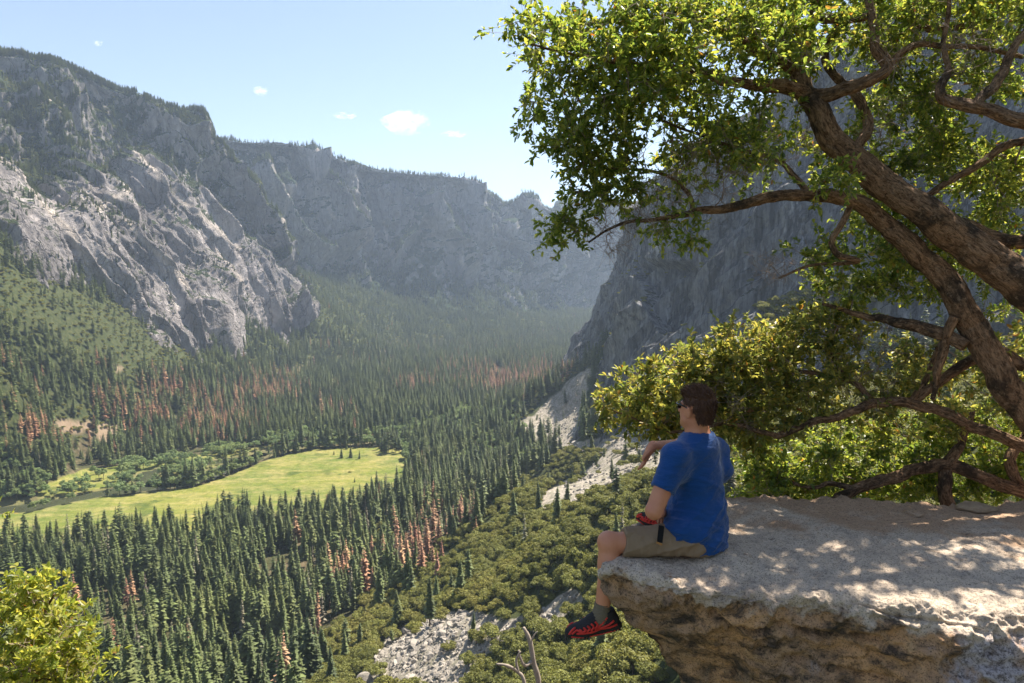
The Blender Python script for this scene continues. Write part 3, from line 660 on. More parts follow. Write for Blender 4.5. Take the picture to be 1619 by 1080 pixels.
tag(mass('dead_conifer_stands', 'dead', P[rest_d], hs[rest_d]), 'distant patches of rust red dead conifers in the forest', 'dead trees')
tag(mass('dying_conifer_stands', 'bare', P[rest_b], hs[rest_b]), 'scattered grey brown dying conifers far off in the forest', 'dead trees')
# hand-placed trees on the meadow
sing = [(528,722,9),(540,727,18),(555,726,19),(568,728,16),(562,711,20),(548,713,18),(590,705,22),(575,706,16),(561,766,9),(580,724,5),(587,726,5)]
for k, (a, b, h) in enumerate(sing):
    g0 = ground_at(a, b, FLOOR)
    individuals('meadow_tree', 'conifer', [g0], [h/34], lambda kk, p, k=k, h=h: (['lone small pine on the upper edge of the meadow', 'pine with short shadow on the far meadow, first of a row', 'second pine in the short row on the far meadow', 'third pine in the short row on the far meadow', 'taller pine behind the meadow row beside the water', 'slim pine at the water edge behind the meadow row', 'pine at the water edge right of the meadow row', 'smaller pine between two at the water edge', 'single small dark tree low in the open meadow', 'tiny sapling right of the meadow row', 'second tiny sapling right of the meadow row'][k], 'pines standing on the meadow'), 'pine', '', seed=60+k)
cl = [(604,716,40),(609,718,43),(614,719,46),(620,718,44),(626,717,40),(631,719,34),(612,714,42),(600,713,33)]
for k, (a, b, h) in enumerate(cl):
    individuals('conifer_tree', 'conifer', [ground_at(a, b, FLOOR)], [h/40], lambda kk, p: ('tall dark conifer in the dense clump on the far right meadow corner', 'conifers of the dense clump on the meadow corner'), 'conifer', '', seed=80+k)

# shrubs ragging the meadow edge
rg = np.random.default_rng(71); ex_ = [(a, b) for a, b in zip(rg.uniform(380, 655, 60), rg.uniform(700, 760, 60)) if True]
ed = []
for a, b in ex_:
    q = ground_at(a, b, FLOOR); d = min(seg_dist(np.array([[a, b]], float), np.array(MEADOW[8:15], float))[0], 99)
    if d < 7: ed.append(q)
for a, b in zip(rg.uniform(40, 640, 26), rg.uniform(740, 800, 26)):
    if in_poly(np.array([a]), np.array([b]), MEADOW)[0] and rg.random() < .35: ed.append(ground_at(a, b, FLOOR))
individuals('meadow_shrub', 'oak', ed, rg.uniform(.3, .75, len(ed)), lambda k, p: ('small dark shrub on the ragged edge of the green meadow', 'small shrubs round the meadow'), 'shrub', '', parts=False, seed=72)
# riverside broadleaf trees
rg = np.random.default_rng(21); X, Y = jitter_grid(7.5, -1100, 700, 850, 1900, rg); Z = ground_z(X, Y); Q = np.stack([X, Y, Z], -1); qx, qy, _ = project(Q)
d2 = np.minimum(seg_dist(Q[:, :2], river), seg_dist(Q[:, :2], oxbow)); cl2 = fbm(Q/40, 3)
side = in_poly(qx, qy, MEADOW)
ok = (d2 > 20) & (d2 < 90) & (qx > -30) & (qx < 760) & (~side | (d2 < 34) & (cl2 > .1)) & (cl2+.25-d2/150 > -.28)
gy = (qx > 640) & (qx < 830) & (qy > 640) & (qy < 740) & (rg.random(len(qx)) < .5)
lo = (qx > 0) & (qx < 700) & (qy > 760) & (qy < 900) & ~side & (rg.random(len(qx)) < .09)
sel = np.nonzero((ok & (rg.random(len(qx)) < np.where(side, .5, .85))) | gy | lo)[0]
sz = rg.uniform(.7, 1.35, len(sel)); order = np.argsort(-sz/np.hypot(Q[sel, 0], Q[sel, 1])); a_, b_ = order[:300], order[300:]
def lab_riv(k, p):
    x, y, _ = project(p); w = 'on the left river bank' if x < 250 else ('along the winding river beyond the meadow' if x < 470 else ('at the water behind the far end of the meadow' if x < 650 else 'in the light green grove right of the meadow'))
    return (f'pale green broadleaf tree {w}', f'pale green trees {w}')
individuals('riverside_tree', 'river', Q[sel][a_], sz[a_], lab_riv, 'broadleaf tree', '', seed=6)
if len(b_): tag(mass('riverside_grove', 'river', Q[sel][b_], sz[b_]), 'pale green grove of broadleaf trees by the river', 'trees')

# round oaks on the near slope
rg = np.random.default_rng(31); X, Y = jitter_grid(6.6, -160, 700, 90, 1150, rg); k = np.hypot(X, Y) > 110; X, Y = X[k], Y[k]; Z = ground_z(X, Y); Q = np.stack([X, Y, Z], -1); qx, qy, qf = project(Q)
zone = in_poly(qx+fbm(Q/50, 3)*30, qy+fbm(Q/50+5, 3)*25, OAKZ) & (qx < 1680) & (qy < 1200) & (qx > 300)
rockm = in_poly(qx, qy, ROCKS); talm = in_poly(qx, qy, TALUS) | in_poly(qx, qy, TALUS_B)
pr = np.where(rockm, .10, np.where(talm, .03, .93)); 
fringe = (~zone) & (hgt.min() is not None) & (Z > FLOOR+4) & (qx > 500) & (qx < 900) & (qy > 740) & (qy < 1090)
pr = np.where(zone, pr, np.where(fringe, .25, 0)); sel = np.nonzero(rg.random(len(X)) < pr)[0]
oaks = Q[sel]; osz = rg.uniform(.7, 1.4, len(sel))*np.where(qf[sel] < 180, .75, 1); osx, osy = qx[sel], qy[sel]
vis = (osx > 0) & (osx < 1150) & (osy < 1120) & ~in_poly(osx, osy, [(945,860),(1160,640),(1300,640),(1619,1080),(1060,1085)])
i = np.nonzero(vis)[0]; i = i[np.argsort(-(osz/qf[sel])[i])[:300]]; rest = np.setdiff1d(np.arange(len(sel)), i)
def lab_oak(k, p):
    x, y, _ = project(p); w = 'below the granite ledge' if x > 880 and y > 830 else ('between the grey boulders' if in_poly(np.array([x]), np.array([y]), [(540,1090),(600,950),(930,920),(950,1000),(800,1090)])[0] else ('beside the pale rockfall' if y < 800 else ('in the middle of the slope' if x > 700 else 'at the foot of the slope by the conifers')))
    return (f'round olive green oak {w}', f'round olive green oaks {w}')
individuals('oak_tree', 'oak', oaks[i], osz[i], lab_oak, 'oak', '', seed=7)
tag(mass('oak_thicket', 'oak', oaks[rest], osz[rest]), 'thick olive green oaks covering the rising slope', 'oaks')
# brush on the left slope and the far talus
rg = np.random.default_rng(41); m = (leftslope | ((hgt > 25) & ~oakz & ~rocky)) & ~isc & (rg.random(len(P)) < .8)
tag(mass('brush_cover', 'oak', P[m], rg.uniform(.6, 1.15, m.sum())), 'olive green brush and low oaks on the lower slopes', 'brush')
# conifers clinging to the mountains
def on_sheet(S, n, dens, rg):
    D, N, _ = S; a = np.linalg.norm(np.cross(D[1:, :-1]-D[:-1, :-1], D[:-1, 1:]-D[:-1, :-1]), axis=-1)
    w = a*np.clip(dens(D[:-1, :-1], N[:-1, :-1], np.linspace(0, 1, D.shape[0])[:-1, None]+0*a), 0, 1); w = w.ravel()/w.sum()
    k = rg.choice(len(w), n, p=w); i, j = np.unravel_index(k, a.shape); s, t = rg.random(n)[:, None], rg.random(n)[:, None]
    return D[i, j]+(D[i+1, j]-D[i, j])*s+(D[i, j+1]-D[i, j])*t
rg = np.random.default_rng(51)
pts = [on_sheet(sL1, 22000, lambda D, N, S: (.12+.9*sstep(.0, .35, fbm(D/110, 4)+.1))*sstep(.12, .5, N[..., 2])*(.5+1.2*(S > .74))*(S < .93), rg),
       on_sheet(sLB, 7500, lambda D, N, S: (.05+sstep(.0, .35, fbm(D/80+8, 4)+.35*sstep(.55, .8, S)))*sstep(.25, .6, N[..., 2]), rg),
       on_sheet(sL3, 42000, lambda D, N, S: (.04+sstep(.1, .4, fbm(D/200, 4)*1.2+.6*(S < .36)+.5*(S > .78)))*(S > .11)*sstep(.15, .55, N[..., 2])*(S < .93), rg)]
sc_ = [rg.uniform(.4, .75, len(pts[0])), rg.uniform(.28, .5, len(pts[1])), rg.uniform(.5, .9, len(pts[2]))]
tag(mass('mountain_conifers', 'conifer', np.vstack(pts)-np.array([0, 0, 1]), np.concatenate(sc_)), 'small dark conifers scattered over the mountain walls', 'trees')
bp = [on_sheet(sL1, 5000, lambda D, N, S: (.1+sstep(0, .4, fbm(D/90+3, 4)))*sstep(.3, .7, N[..., 2])*(S < .9), rg), on_sheet(sL3, 1500, lambda D, N, S: (.1+sstep(0, .4, fbm(D/160+3, 4)))*sstep(.3, .7, N[..., 2])*(S < .5), rg),
      on_sheet(sRC, 900, lambda D, N, S: sstep(.35, .8, N[..., 2]), rg)]
tag(mass('mountain_brush', 'oak', np.vstack(bp), np.concatenate([rg.uniform(.5, 1.0, len(b)) for b in bp])), 'green brush in the gullies of the mountains', 'brush')
# the wooded ledge high on the right wall
D, N, _ = sRC; ex, ey, _ = project(D); lm = np.argwhere(in_poly(ex, ey, [(1175,530),(1215,485),(1280,462),(1345,440),(1430,438),(1400,470),(1310,500),(1230,545)])); k = rg.choice(len(lm), 420)
tag(mass('ledge_oaks', 'oak', D[lm[k, 0], lm[k, 1]]+rg.normal(size=(420, 3))*2, rg.uniform(.6, 1.2, 420)), 'oaks crowding a ledge across the grey cliff', 'oaks')
# boulders
rg = np.random.default_rng(61); bx, by = [], []
X, Y = jitter_grid(2.3, -130, 420, 220, 560, rg); Z = ground_z(X, Y); Q = np.stack([X, Y, Z], -1); qx, qy, qf = project(Q); k = in_poly(qx+fbm(Q/15, 3)*14, qy+fbm(Q/15+4, 3)*9, ROCKS) & (rg.random(len(X)) < .75)
B1 = Q[k]; s1_ = np.exp(rg.normal(size=len(B1))*.42)*1.0; f1 = qf[k]
X, Y = jitter_grid(5.5, 50, 900, 480, 1500, rg); Z = ground_z(X, Y); Q = np.stack([X, Y, Z], -1); qx, qy, qf = project(Q); k = (in_poly(qx, qy, TALUS) | in_poly(qx, qy, TALUS_B)) & (rg.random(len(X)) < .5)
B2 = Q[k]; s2_ = np.exp(rg.normal(size=len(B2))*.4)*1.3; f2 = qf[k]
big = [(645,1000,5.5),(605,1035,4.2),(700,1003,3.6),(735,975,3.5),(770,960,3),(740,1020,3.4),(580,1062,3.2),(868,712,10),(885,705,9),(990,725,7)]
B3 = []; 
for a, b, s in big:
    best = None
    for d in np.arange(200, 1400, 4):
        q = far(a, b, d)
        if q[2] <= ground_z(q[0], q[1]): best = q; break
    if best is not None: B3.append((best, s))
BB = np.vstack([[b[0] for b in B3], B1, B2]); SS = np.concatenate([[b[1] for b in B3], s1_, s2_]); FF = np.hypot(BB[:, 0], BB[:, 1]); o_ = np.argsort(-SS/FF)
def lab_bld(k, p):
    x, y, _ = project(p); return ('grey boulder in the rockfall gap between the oaks below', 'grey boulders between the oaks below') if y > 900 else ('pale boulder on the rockfall slope under the great cliff', 'pale boulders under the great cliff')
individuals('boulder', 'boulder', BB[o_[:300]], SS[o_[:300]], lab_bld, 'boulder', '', seed=8)
tag(mass('boulder_field', 'boulder', BB[o_[300:]], SS[o_[300:]]), 'loose grey rubble filling the rockfall slopes', 'boulders')
# orange tent in the clearing, far below
_tm = NT('tent_cloth'); _tm.bsdf((.75, .16, .02), .7)
tq = far(346, 983, 545); tq[2] = ground_z(tq[0], tq[1])
tent = mesh_data('tent', [(-2,-1.5,0),(2,-1.5,0),(2,1.5,0),(-2,1.5,0),(-1.6,0,2),(1.6,0,2)], [np.array([[0,1,5,4],[2,3,4,5]]), np.array([[0,4,3],[1,2,5]])], _tm.m, False)
tag(link('tent', tent, None, tuple(tq)), 'tiny orange ridge tent in a clearing among the conifers', 'tent')
# ================================================================== THE LEDGE
def rim_path():
    K_ = [(.43,3.36),(.52,3.30),(.72,3.22),(1.0,3.15),(1.6,3.03),(2.24,2.90),(3.2,2.78),(4.4,2.75),(5.8,3.1),(7.0,4.0),(7.4,5.2),(6.6,6.2),(5.4,6.0),(4.6,5.3),(3.9,4.65),(3.35,4.48),(2.7,4.40),(2.04,4.44),(1.5,4.47),(1.15,4.40),(.88,4.2),(.70,3.95),(.60,3.72),(.54,3.54),(.45,3.43),(.43,3.36)]
    p = smooth_path(np.array(K_), 30); d = np.r_[0, np.cumsum(np.linalg.norm(np.diff(p, axis=0), axis=1))]
    # finer where the camera looks at the near rim and the nose
    px, py, _ = project(np.c_[p, 0*p[:, :1]]); wgt = np.where((p[:, 1] < 4.0) & (p[:, 0] < 3), 3.2, 1.0); wgt = np.where(p[:, 0] > 4, .35, wgt)
    c = np.r_[0, np.cumsum(np.diff(d)*wgt[1:])]; t = np.linspace(0, c[-1], 900, endpoint=False)
    return np.c_[np.interp(t, c, p[:, 0]), np.interp(t, c, p[:, 1])]
rim = rim_path(); nr = len(rim)
cen = np.c_[np.clip(rim[:, 0], 1.35, 5.4), np.where(rim[:, 0] > 4.5, 4.4, 3.75)+0*rim[:, 0]]
inw = cen-rim; inw /= np.linalg.norm(inw, axis=1)[:, None]
for _ in range(30): inw = (np.roll(inw, 1, 0)+np.roll(inw, -1, 0)+inw)/3
rows = []; kind = []
under = np.interp(rim[:, 0], [.4, .9, 1.6, 2.6, 4], [.74, .50, .06, -.65, -1.0]); 
RB = .065; rim_in = rim+inw*RB
for t in np.linspace(0, 1, 150, endpoint=False):
    q = cen+(rim_in-cen)*t; rows.append(np.c_[q, 0*q[:, :1]])
tht = np.linspace(0, math.pi/2, 26, endpoint=False)
prof = [(RB*(1-math.cos(t)), RB*(1-math.sin(t))) for t in tht]+[(d, 0) for d in np.r_[np.linspace(RB, 1.5, 175), np.linspace(1.55, 6, 40), np.linspace(7, 70, 30)]]
for dpt, o_ in prof:
    off = o_ + np.minimum(max(0, dpt-.02), 1.6)*under - np.clip(dpt-3, 0, None)*.35
    rows.append(np.c_[rim+inw*off[:, None], np.full(nr, -dpt)])
RV = np.array(rows).transpose(1, 0, 2)                                # (nr, nt, 3)
# gentle relief of the top, then normal displacement
X_, Y_, Z_ = RV[..., 0], RV[..., 1], RV[..., 2]
topness = sstep(-.03, 0, Z_)
relief = .05*fbm(RV*np.array([1.1, 1.1, 0])+4, 3)+.035*sstep(4.0, 4.45, Y_)*sstep(3, 1.2, X_)-.02*sstep(3.6, 3.2, Y_)
e1 = np.linalg.norm(RV[..., :2]-rim[:, None], axis=-1); e1 = np.where(np.arange(RV.shape[1])[None] < 176, e1, 0)
relief = relief-.02*np.exp(-(e1/.10)**1.2)
RV = RV.copy(); RV[..., 2] += relief*sstep(-1.0, 0, Z_)
def gnorm(G, wrap=True):
    du = np.roll(G, -1, 0)-np.roll(G, 1, 0); dv = np.gradient(G, axis=1); N = np.cross(dv, du); return N/(np.linalg.norm(N, axis=-1)[..., None]+1e-12)
NN = gnorm(RV); NN *= np.sign((NN[:, 5, 2]).mean())
face = sstep(.0, -.12, Z_)
P3 = RV
disp = .020*fbm(P3*2.2, 4)*(1-face*.2)+.006*fbm(P3*14, 4)+.0035*fbm(P3*42, 3)-.006*sstep(.25, .5, fbm(P3*20+3, 3))
q = P3@np.array([[.9, .1, .3], [.1, 1, .2], [-.5, .2, 1]])
disp += face*(.45+.55*sstep(.6, 1.3, X_))*(.055*ridged(q*1.5+2, 4)-.05+.03*ridged(P3*np.array([3, 3, 6]), 4)-.02+.014*ridged(P3*11+3, 4)*(.4+sstep(-.2, .3, fbm(P3*2.5+8, 2))))
qx_, qy_, _ = project(P3)
for line, wd, dp_ in (([(1125,972),(1170,985),(1210,996),(1245,990),(1290,1003),(1330,1012),(1390,1010)], 5, .05), ([(1240,1040),(1300,1052),(1400,1075)], 4, .03), ([(1350,950),(1420,975),(1500,985),(1560,1000)], 3, .02)):
    d = seg_dist(np.stack([qx_+4*pnoise(P3*20), qy_+3*pnoise(P3*20+5)], -1), np.array(line, float)); vis_ = (NN[..., 1] < .1) if line[0][1] > 900 else (NN[..., 2] > .5)
    disp -= dp_*np.exp(-(d/wd)**2)*(P3[..., 1] < 4.0)
# little scalloped flakes along the arris
arr = np.exp(-((Z_+.05)/.09)**2)*np.exp(-(e1/.1)**2); disp += arr*(.035*(ridged(P3*6, 4)-.9)+.012*(ridged(P3*19, 3)-.8))
RV = RV+NN*disp[..., None]
fattr = sstep(-.035, -.085, Z_+.055*fbm(P3*7, 4)+.03*fbm(P3*40, 2)-.03*sstep(1.0, .5, X_)+.03*sstep(1.2, 2.6, X_))
g = NT('ledge_granite'); P_ = g.coord()
sp1 = g.vor(P_, 190, out='Color'); spk = g.n('ShaderNodeSeparateColor'); g.l(sp1, spk.inputs[0])
grain = g.ramp(spk.outputs[0], [(.0, .45), (.16, .75), (.3, 1.0), (1, 1.12)], 'LINEAR')
nA = g.noise(P_, 1.6, 8, .65); nB = g.noise(P_, 9, 7, .7); nC = g.noise(P_, 38, 6, .75); nD = g.noise(P_, 3.2, 6, .6, .4)
top = g.mix(g.ramp(nA, [(.35, 0), (.65, 1)]), (.51, .40, .30), (.61, .50, .385))
top = g.mix(g.ramp(nB, [(.36, .5), (.5, 0)]), top, (.22, .185, .16))
sx = g.n('ShaderNodeSeparateXYZ'); g.l(P_, sx.inputs[0])
dirt = g.math('ADD', g.math('MULTIPLY', g.math('SUBTRACT', sx.outputs[1], 3.7), .9), g.math('MULTIPLY', g.math('SUBTRACT', sx.outputs[0], 1.8), .28))
dirt = g.ramp(g.math('ADD', dirt, g.math('MULTIPLY', g.math('SUBTRACT', nD, .5), 3.0)), [(-.0, 0), (.5, .92)])
top = g.mix(dirt, top, g.mix(nC, (.36, .215, .12), (.48, .33, .215)))
fc = g.mix(g.ramp(nD, [(.36, 0), (.6, 1)]), (.58, .33, .155), (.37, .24, .15))
fc = g.mix(g.ramp(g.noise(g.coord((5, 5, 9), (0, .6, 0)), 1, 8, .72, .6), [(.4, .9), (.53, 0)]), fc, (.045, .038, .033))
fc = g.mix(g.ramp(nB, [(.55, 0), (.66, .75)]), fc, (.47, .31, .17))
fc = g.mix(g.ramp(nC, [(.34, .8), (.45, 0)]), fc, (.04, .035, .03))
pink = g.ramp(g.math('ADD', g.math('MULTIPLY', g.math('SUBTRACT', sx.outputs[0], 1.9), .55), g.math('MULTIPLY', g.math('SUBTRACT', nD, .5), 3.2)), [(.05, 0), (.35, 1)])
fc = g.mix(pink, fc, g.mix(g.ramp(nC, [(.38, 0), (.52, 1)]), (.16, .13, .12), (.5, .44, .43)))
blot = g.ramp(g.vor(g.coord((4.5, 4.5, 4.5)), 1, 'SMOOTH_F1'), [(.1, 1), (.32, 0)])
fc = g.mix(g.math('MULTIPLY', blot, g.ramp(nB, [(.42, 0), (.52, .85)])), fc, (.05, .048, .042))
gn = g.n('ShaderNodeNewGeometry'); sn = g.n('ShaderNodeSeparateXYZ'); g.l(gn.outputs['Normal'], sn.inputs[0])
fm = g.attr('face')
c = g.mix(fm, top, fc); c = g.mix(1.0, c, grain, 'MULTIPLY')
h = g.math('ADD', g.math('MULTIPLY', nC, .010), g.math('ADD', g.math('MULTIPLY', nB, .03), g.math('MULTIPLY', g.noise(P_, 150, 4, .7), .003)))
g.bsdf(c, .85, g.bump(h, .9, 1.0), .25); ledge_mat = g.m
tag(link('ledge', mesh_data('ledge', RV.reshape(-1, 3), grid_faces(nr, RV.shape[1], True), g.m, True, dict(face=fattr.ravel()))), 'massive overhanging granite ledge with brown lichened face that the man sits on', 'rock ledge')
def ledge_top(x, y):
    D2 = (RV[:, :150, 0]-x)**2+(RV[:, :150, 1]-y)**2; i = np.unravel_index(D2.argmin(), D2.shape); return RV[i][2]
stone_mat = NT('tan_stone'); _q = stone_mat.noise(stone_mat.coord((18, 18, 18)), 1, 6, .7); stone_mat.bsdf(stone_mat.mix(_q, (.26, .17, .10), (.46, .34, .22)), .9, stone_mat.bump(_q, .7, .02), .2)
V, T = boulder(91, 4); V = V*np.array([.115, .075, .045]); V = V+fbm(V*30, 3)[:, None]*V*.08
b = link('loose_stone', mesh_data('loose_stone', V, T, stone_mat.m, True)); b.location = (2.98, 4.27, ledge_top(2.98, 4.27)+.025); b.rotation_euler = (0, 0, .1)
tag(b, 'small loose tan stone lying on the back edge of the ledge', 'stone')
V, T = boulder(95, 3); V = V*np.array([.10, .07, .022])
b = link('loose_stone', mesh_data('flat_stone', V, T, ledge_mat, True)); b.location = (2.48, 4.12, ledge_top(2.48, 4.12)+.008)
tag(b, 'low flat pebble in the sand left of the bigger loose stone', 'stone')

# ================================================================== FOREGROUND OAKS
bk = NT('oak_bark'); P_ = bk.coord(); ba = bk.attr('bark', 'Vector')
def bcoord(sc):
    m = bk.n('ShaderNodeMapping'); bk.l(ba, m.inputs[0]); m.inputs['Scale'].default_value = sc; return m.outputs[0]
b1 = bk.noise(bcoord((52, 52, 15)), 1, 8, .7, .8); b2 = bk.noise(bcoord((95, 95, 22)), 1, 6, .75, 1.5); b3 = bk.noise(P_, 4.5, 6, .65); b4 = bk.noise(P_, 30, 5, .7)
c = bk.mix(bk.ramp(b1, [(.36, 0), (.62, 1)]), (.085, .043, .023), (.44, .27, .155)); c = bk.mix(bk.ramp(b2, [(.38, .9), (.5, 0)]), c, (.03, .02, .014))
c = bk.mix(bk.ramp(b3, [(.5, 0), (.6, .8)]), c, (.035, .028, .022)); c = bk.mix(bk.ramp(b4, [(.56, 0), (.66, .5)]), c, (.42, .30, .2))
bk.bsdf(c, .9, bk.bump(bk.math('ADD', bk.math('MULTIPLY', b1, .022), bk.math('MULTIPLY', b2, .012)), 1.0, 1.0), .15)
tw = NT('twig_bark'); tw.bsdf(tw.mix(tw.noise(tw.coord((30, 30, 30)), 1, 4), (.16, .11, .08), (.4, .31, .25)), .85, None, .2)
def nearleaf(name, c0, c1, c2):
    g = NT(name); geo = g.n('ShaderNodeNewGeometry'); r = geo.outputs['Random Per Island']
    c = g.ramp(r, [(0, c0), (.45, c1), (.85, c2), (.985, (c2[0]*1.1, c2[1]*1.0, c2[2])), (1, (.22, .10, .03))])
    big = g.noise(g.coord((1.6, 1.6, 1.6)), 1, 3); c = g.hsv(c, .5, 1, g.math('ADD', g.math('MULTIPLY', big, 1.1), .45))
    b = g.bsdf(c, .42, None, .45, out=False); t = g.n('ShaderNodeBsdfTranslucent'); g.l(g.hsv(c, .485, 1.1, 2.7), t.inputs[0])
    m = g.n('ShaderNodeMixShader'); m.inputs[0].default_value = .48; g.l(b.outputs[0], m.inputs[1]); g.l(t.outputs[0], m.inputs[2]); g.l(m.outputs[0], g.out.inputs[0]); return g.m
leaf_green = nearleaf('oak_leaf', (.06, .10, .022), (.12, .165, .034), (.24, .26, .055))
leaf_sun = nearleaf('oak_leaf_sunlit', (.075, .105, .028), (.145, .165, .042), (.30, .28, .07))  # same oak leaf with sunlight put into its colour
leaf_bright = nearleaf('oak_leaf_bright', (.10, .14, .028), (.19, .22, .045), (.34, .34, .075))  # lighter copy of the leaf, brightness added against shade on the bush
def leaves(rg, base, d, L, W):
    n = len(base); d = d/np.linalg.norm(d, axis=1)[:, None]
    up = np.array([0, 0, 1.0])+rg.normal(size=(n, 3))*.55; s = np.cross(d, up); s /= np.linalg.norm(s, axis=1)[:, None]+1e-9; u = np.cross(s, d)
    L = L[:, None]; W = W[:, None]; cv = rg.uniform(-.25, .12, n)[:, None]
    pts = [base, base+d*L*.35+s*W+u*W*.35, base+d*L*.75+s*W*.8+u*(W*.3+L*cv*.5), base+d*L+u*L*cv, base+d*L*.75-s*W*.8+u*(W*.3+L*cv*.5), base+d*L*.35-s*W+u*W*.35]
    V = np.stack(pts, 1).reshape(-1, 3); i = np.arange(n)[:, None]*6
    return V, np.concatenate([i+np.array([[0, 3, 2, 1]]), i+np.array([[0, 5, 4, 3]])])
def grow(mains, clumps, seed, leafL=.040, leafmats=None, sprays=7, perspray=13, twig_r=.0017, droop=.06, leafy=1.0, dens_k=1.0, bare=()):
    """mains: polylines of (px,py,D,rpx); clumps: (cx,cy,rx,ry,n,D0,D1). Returns lists of limb meshes, a twig mesh, leaf arrays"""
    rg = np.random.default_rng(seed); limbs = []; pos = []; rad = []; 
    for ln in mains:
        p = smooth_path(np.array(ln, float), 6); X = at(p[:, 0], p[:, 1], p[:, 2]); r = np.maximum(p[:, 3], 1.0)*p[:, 2]/F
        wob = np.stack([fbm(X*3.1+seed+k*7, 3) for k in range(3)], -1)*np.minimum(r*1.0, .03)[:, None]; X = X+wob
        limbs.append((X, r)); 
        k = r < .055; pos.append(X[k]); rad.append(r[k])
    pos = np.vstack(pos); T = []
    for cx, cy, rx, ry, n, D0, D1 in clumps:
        n = int(n*dens_k*(2.5 if cx > 1330 and cy < 470 else 1))
        a = rg.uniform(0, 6.283, n); q = np.sqrt(rg.random(n)); T.append(at(cx+rx*q*np.cos(a), cy+ry*q*np.sin(a), rg.uniform(D0, D1, n)))
    nleaf = sum(len(t) for t in T)
    for cx, cy, rx, ry, n, D0, D1 in bare:
        a = rg.uniform(0, 6.283, n); q = np.sqrt(rg.random(n)); T.append(at(cx+rx*q*np.cos(a), cy+ry*q*np.sin(a), rg.uniform(D0, D1, n)))
    T = np.vstack(T); nn_ = np.zeros(len(pos)) + 0
    buf = np.zeros((len(pos)+len(T)*14, 3)); buf[:len(pos)] = pos; N = len(pos); base_n = N; par = np.full(len(buf), -1); cnt = np.zeros(len(buf)); paths = []
    dmin = np.array([np.min(((pos-t)**2).sum(1)) for t in T]); order = np.argsort(dmin)
    for ti in order:
        t = T[ti]; dd = ((buf[:N]-t)**2).sum(1); k = int(dd.argmin()); P0 = buf[k]; L = math.sqrt(dd[k]); m = int(np.clip(L/.09, 2, 12))
        s = np.linspace(0, 1, m+1)[1:, None]; mid = rg.normal(size=3)*L*.10+np.array([0, 0, L*.10])
        pth = P0+(t-P0)*s+mid*(4*s*(1-s))*.7+rg.normal(size=(m, 3))*min(.012, L*.03)*np.linspace(1, .2, m)[:, None]
        ids = np.arange(N, N+m); buf[ids] = pth; par[ids[0]] = k; par[ids[1:]] = ids[:-1]; N += m; paths.append((k, ids, ti < nleaf))
    for i in range(N-1, base_n-1, -1):
        cnt[i] = max(cnt[i], 1); 
        if par[i] >= 0: cnt[par[i]] += cnt[i]*(1 if par[i] != -1 else 0)
    rr2 = np.minimum(twig_r*np.power(np.maximum(cnt, 1), .40), .016)
    tw_ = MB()
    for k, ids, lf in paths:
        p = np.vstack([buf[k], buf[ids]]); r = np.r_[rr2[ids[0]], rr2[ids]]; V, Q, _t = tube(p, r, 5, cap=False); tw_.add(V, Q)
    # leafy sprays
    B, Dn = [], []
    for k, ids, lf in paths:
        e = buf[ids[-1]]; g0 = e-buf[ids[-2]]; g0 /= np.linalg.norm(g0)+1e-9
        for s in range(sprays):
            dirn = g0*.5+rg.normal(size=3)*.75+np.array([0, 0, .12]); dirn /= np.linalg.norm(dirn); L = rg.uniform(.06, .20)
            start = e-g0*rg.uniform(0, .14); tip = start+dirn*L+np.array([0, 0, -droop*L])
            V, Q, _t = tube(np.array([start, (start+tip)/2+rg.normal(size=3)*.006, tip]), [.0014, .0011, .0007], 3, cap=False); tw_.add(V, Q)
            m = rg.poisson(perspray*leafy) if lf else 0
            if m == 0: continue
            tt = rg.uniform(.15, 1.0, m)**.8; b = start+(tip-start)*tt[:, None]; rd = rg.normal(size=(m, 3)); d = dirn*.75+rd*.62; B.append(b); Dn.append(d)
    B = np.vstack(B); Dn = np.vstack(Dn); n = len(B); Ls = leafL*rg.uniform(.6, 1.25, n)
    LV, LQ = leaves(rg, B, Dn, Ls, Ls*rg.uniform(.19, .27, n))
    return limbs, tw_, (LV, LQ)
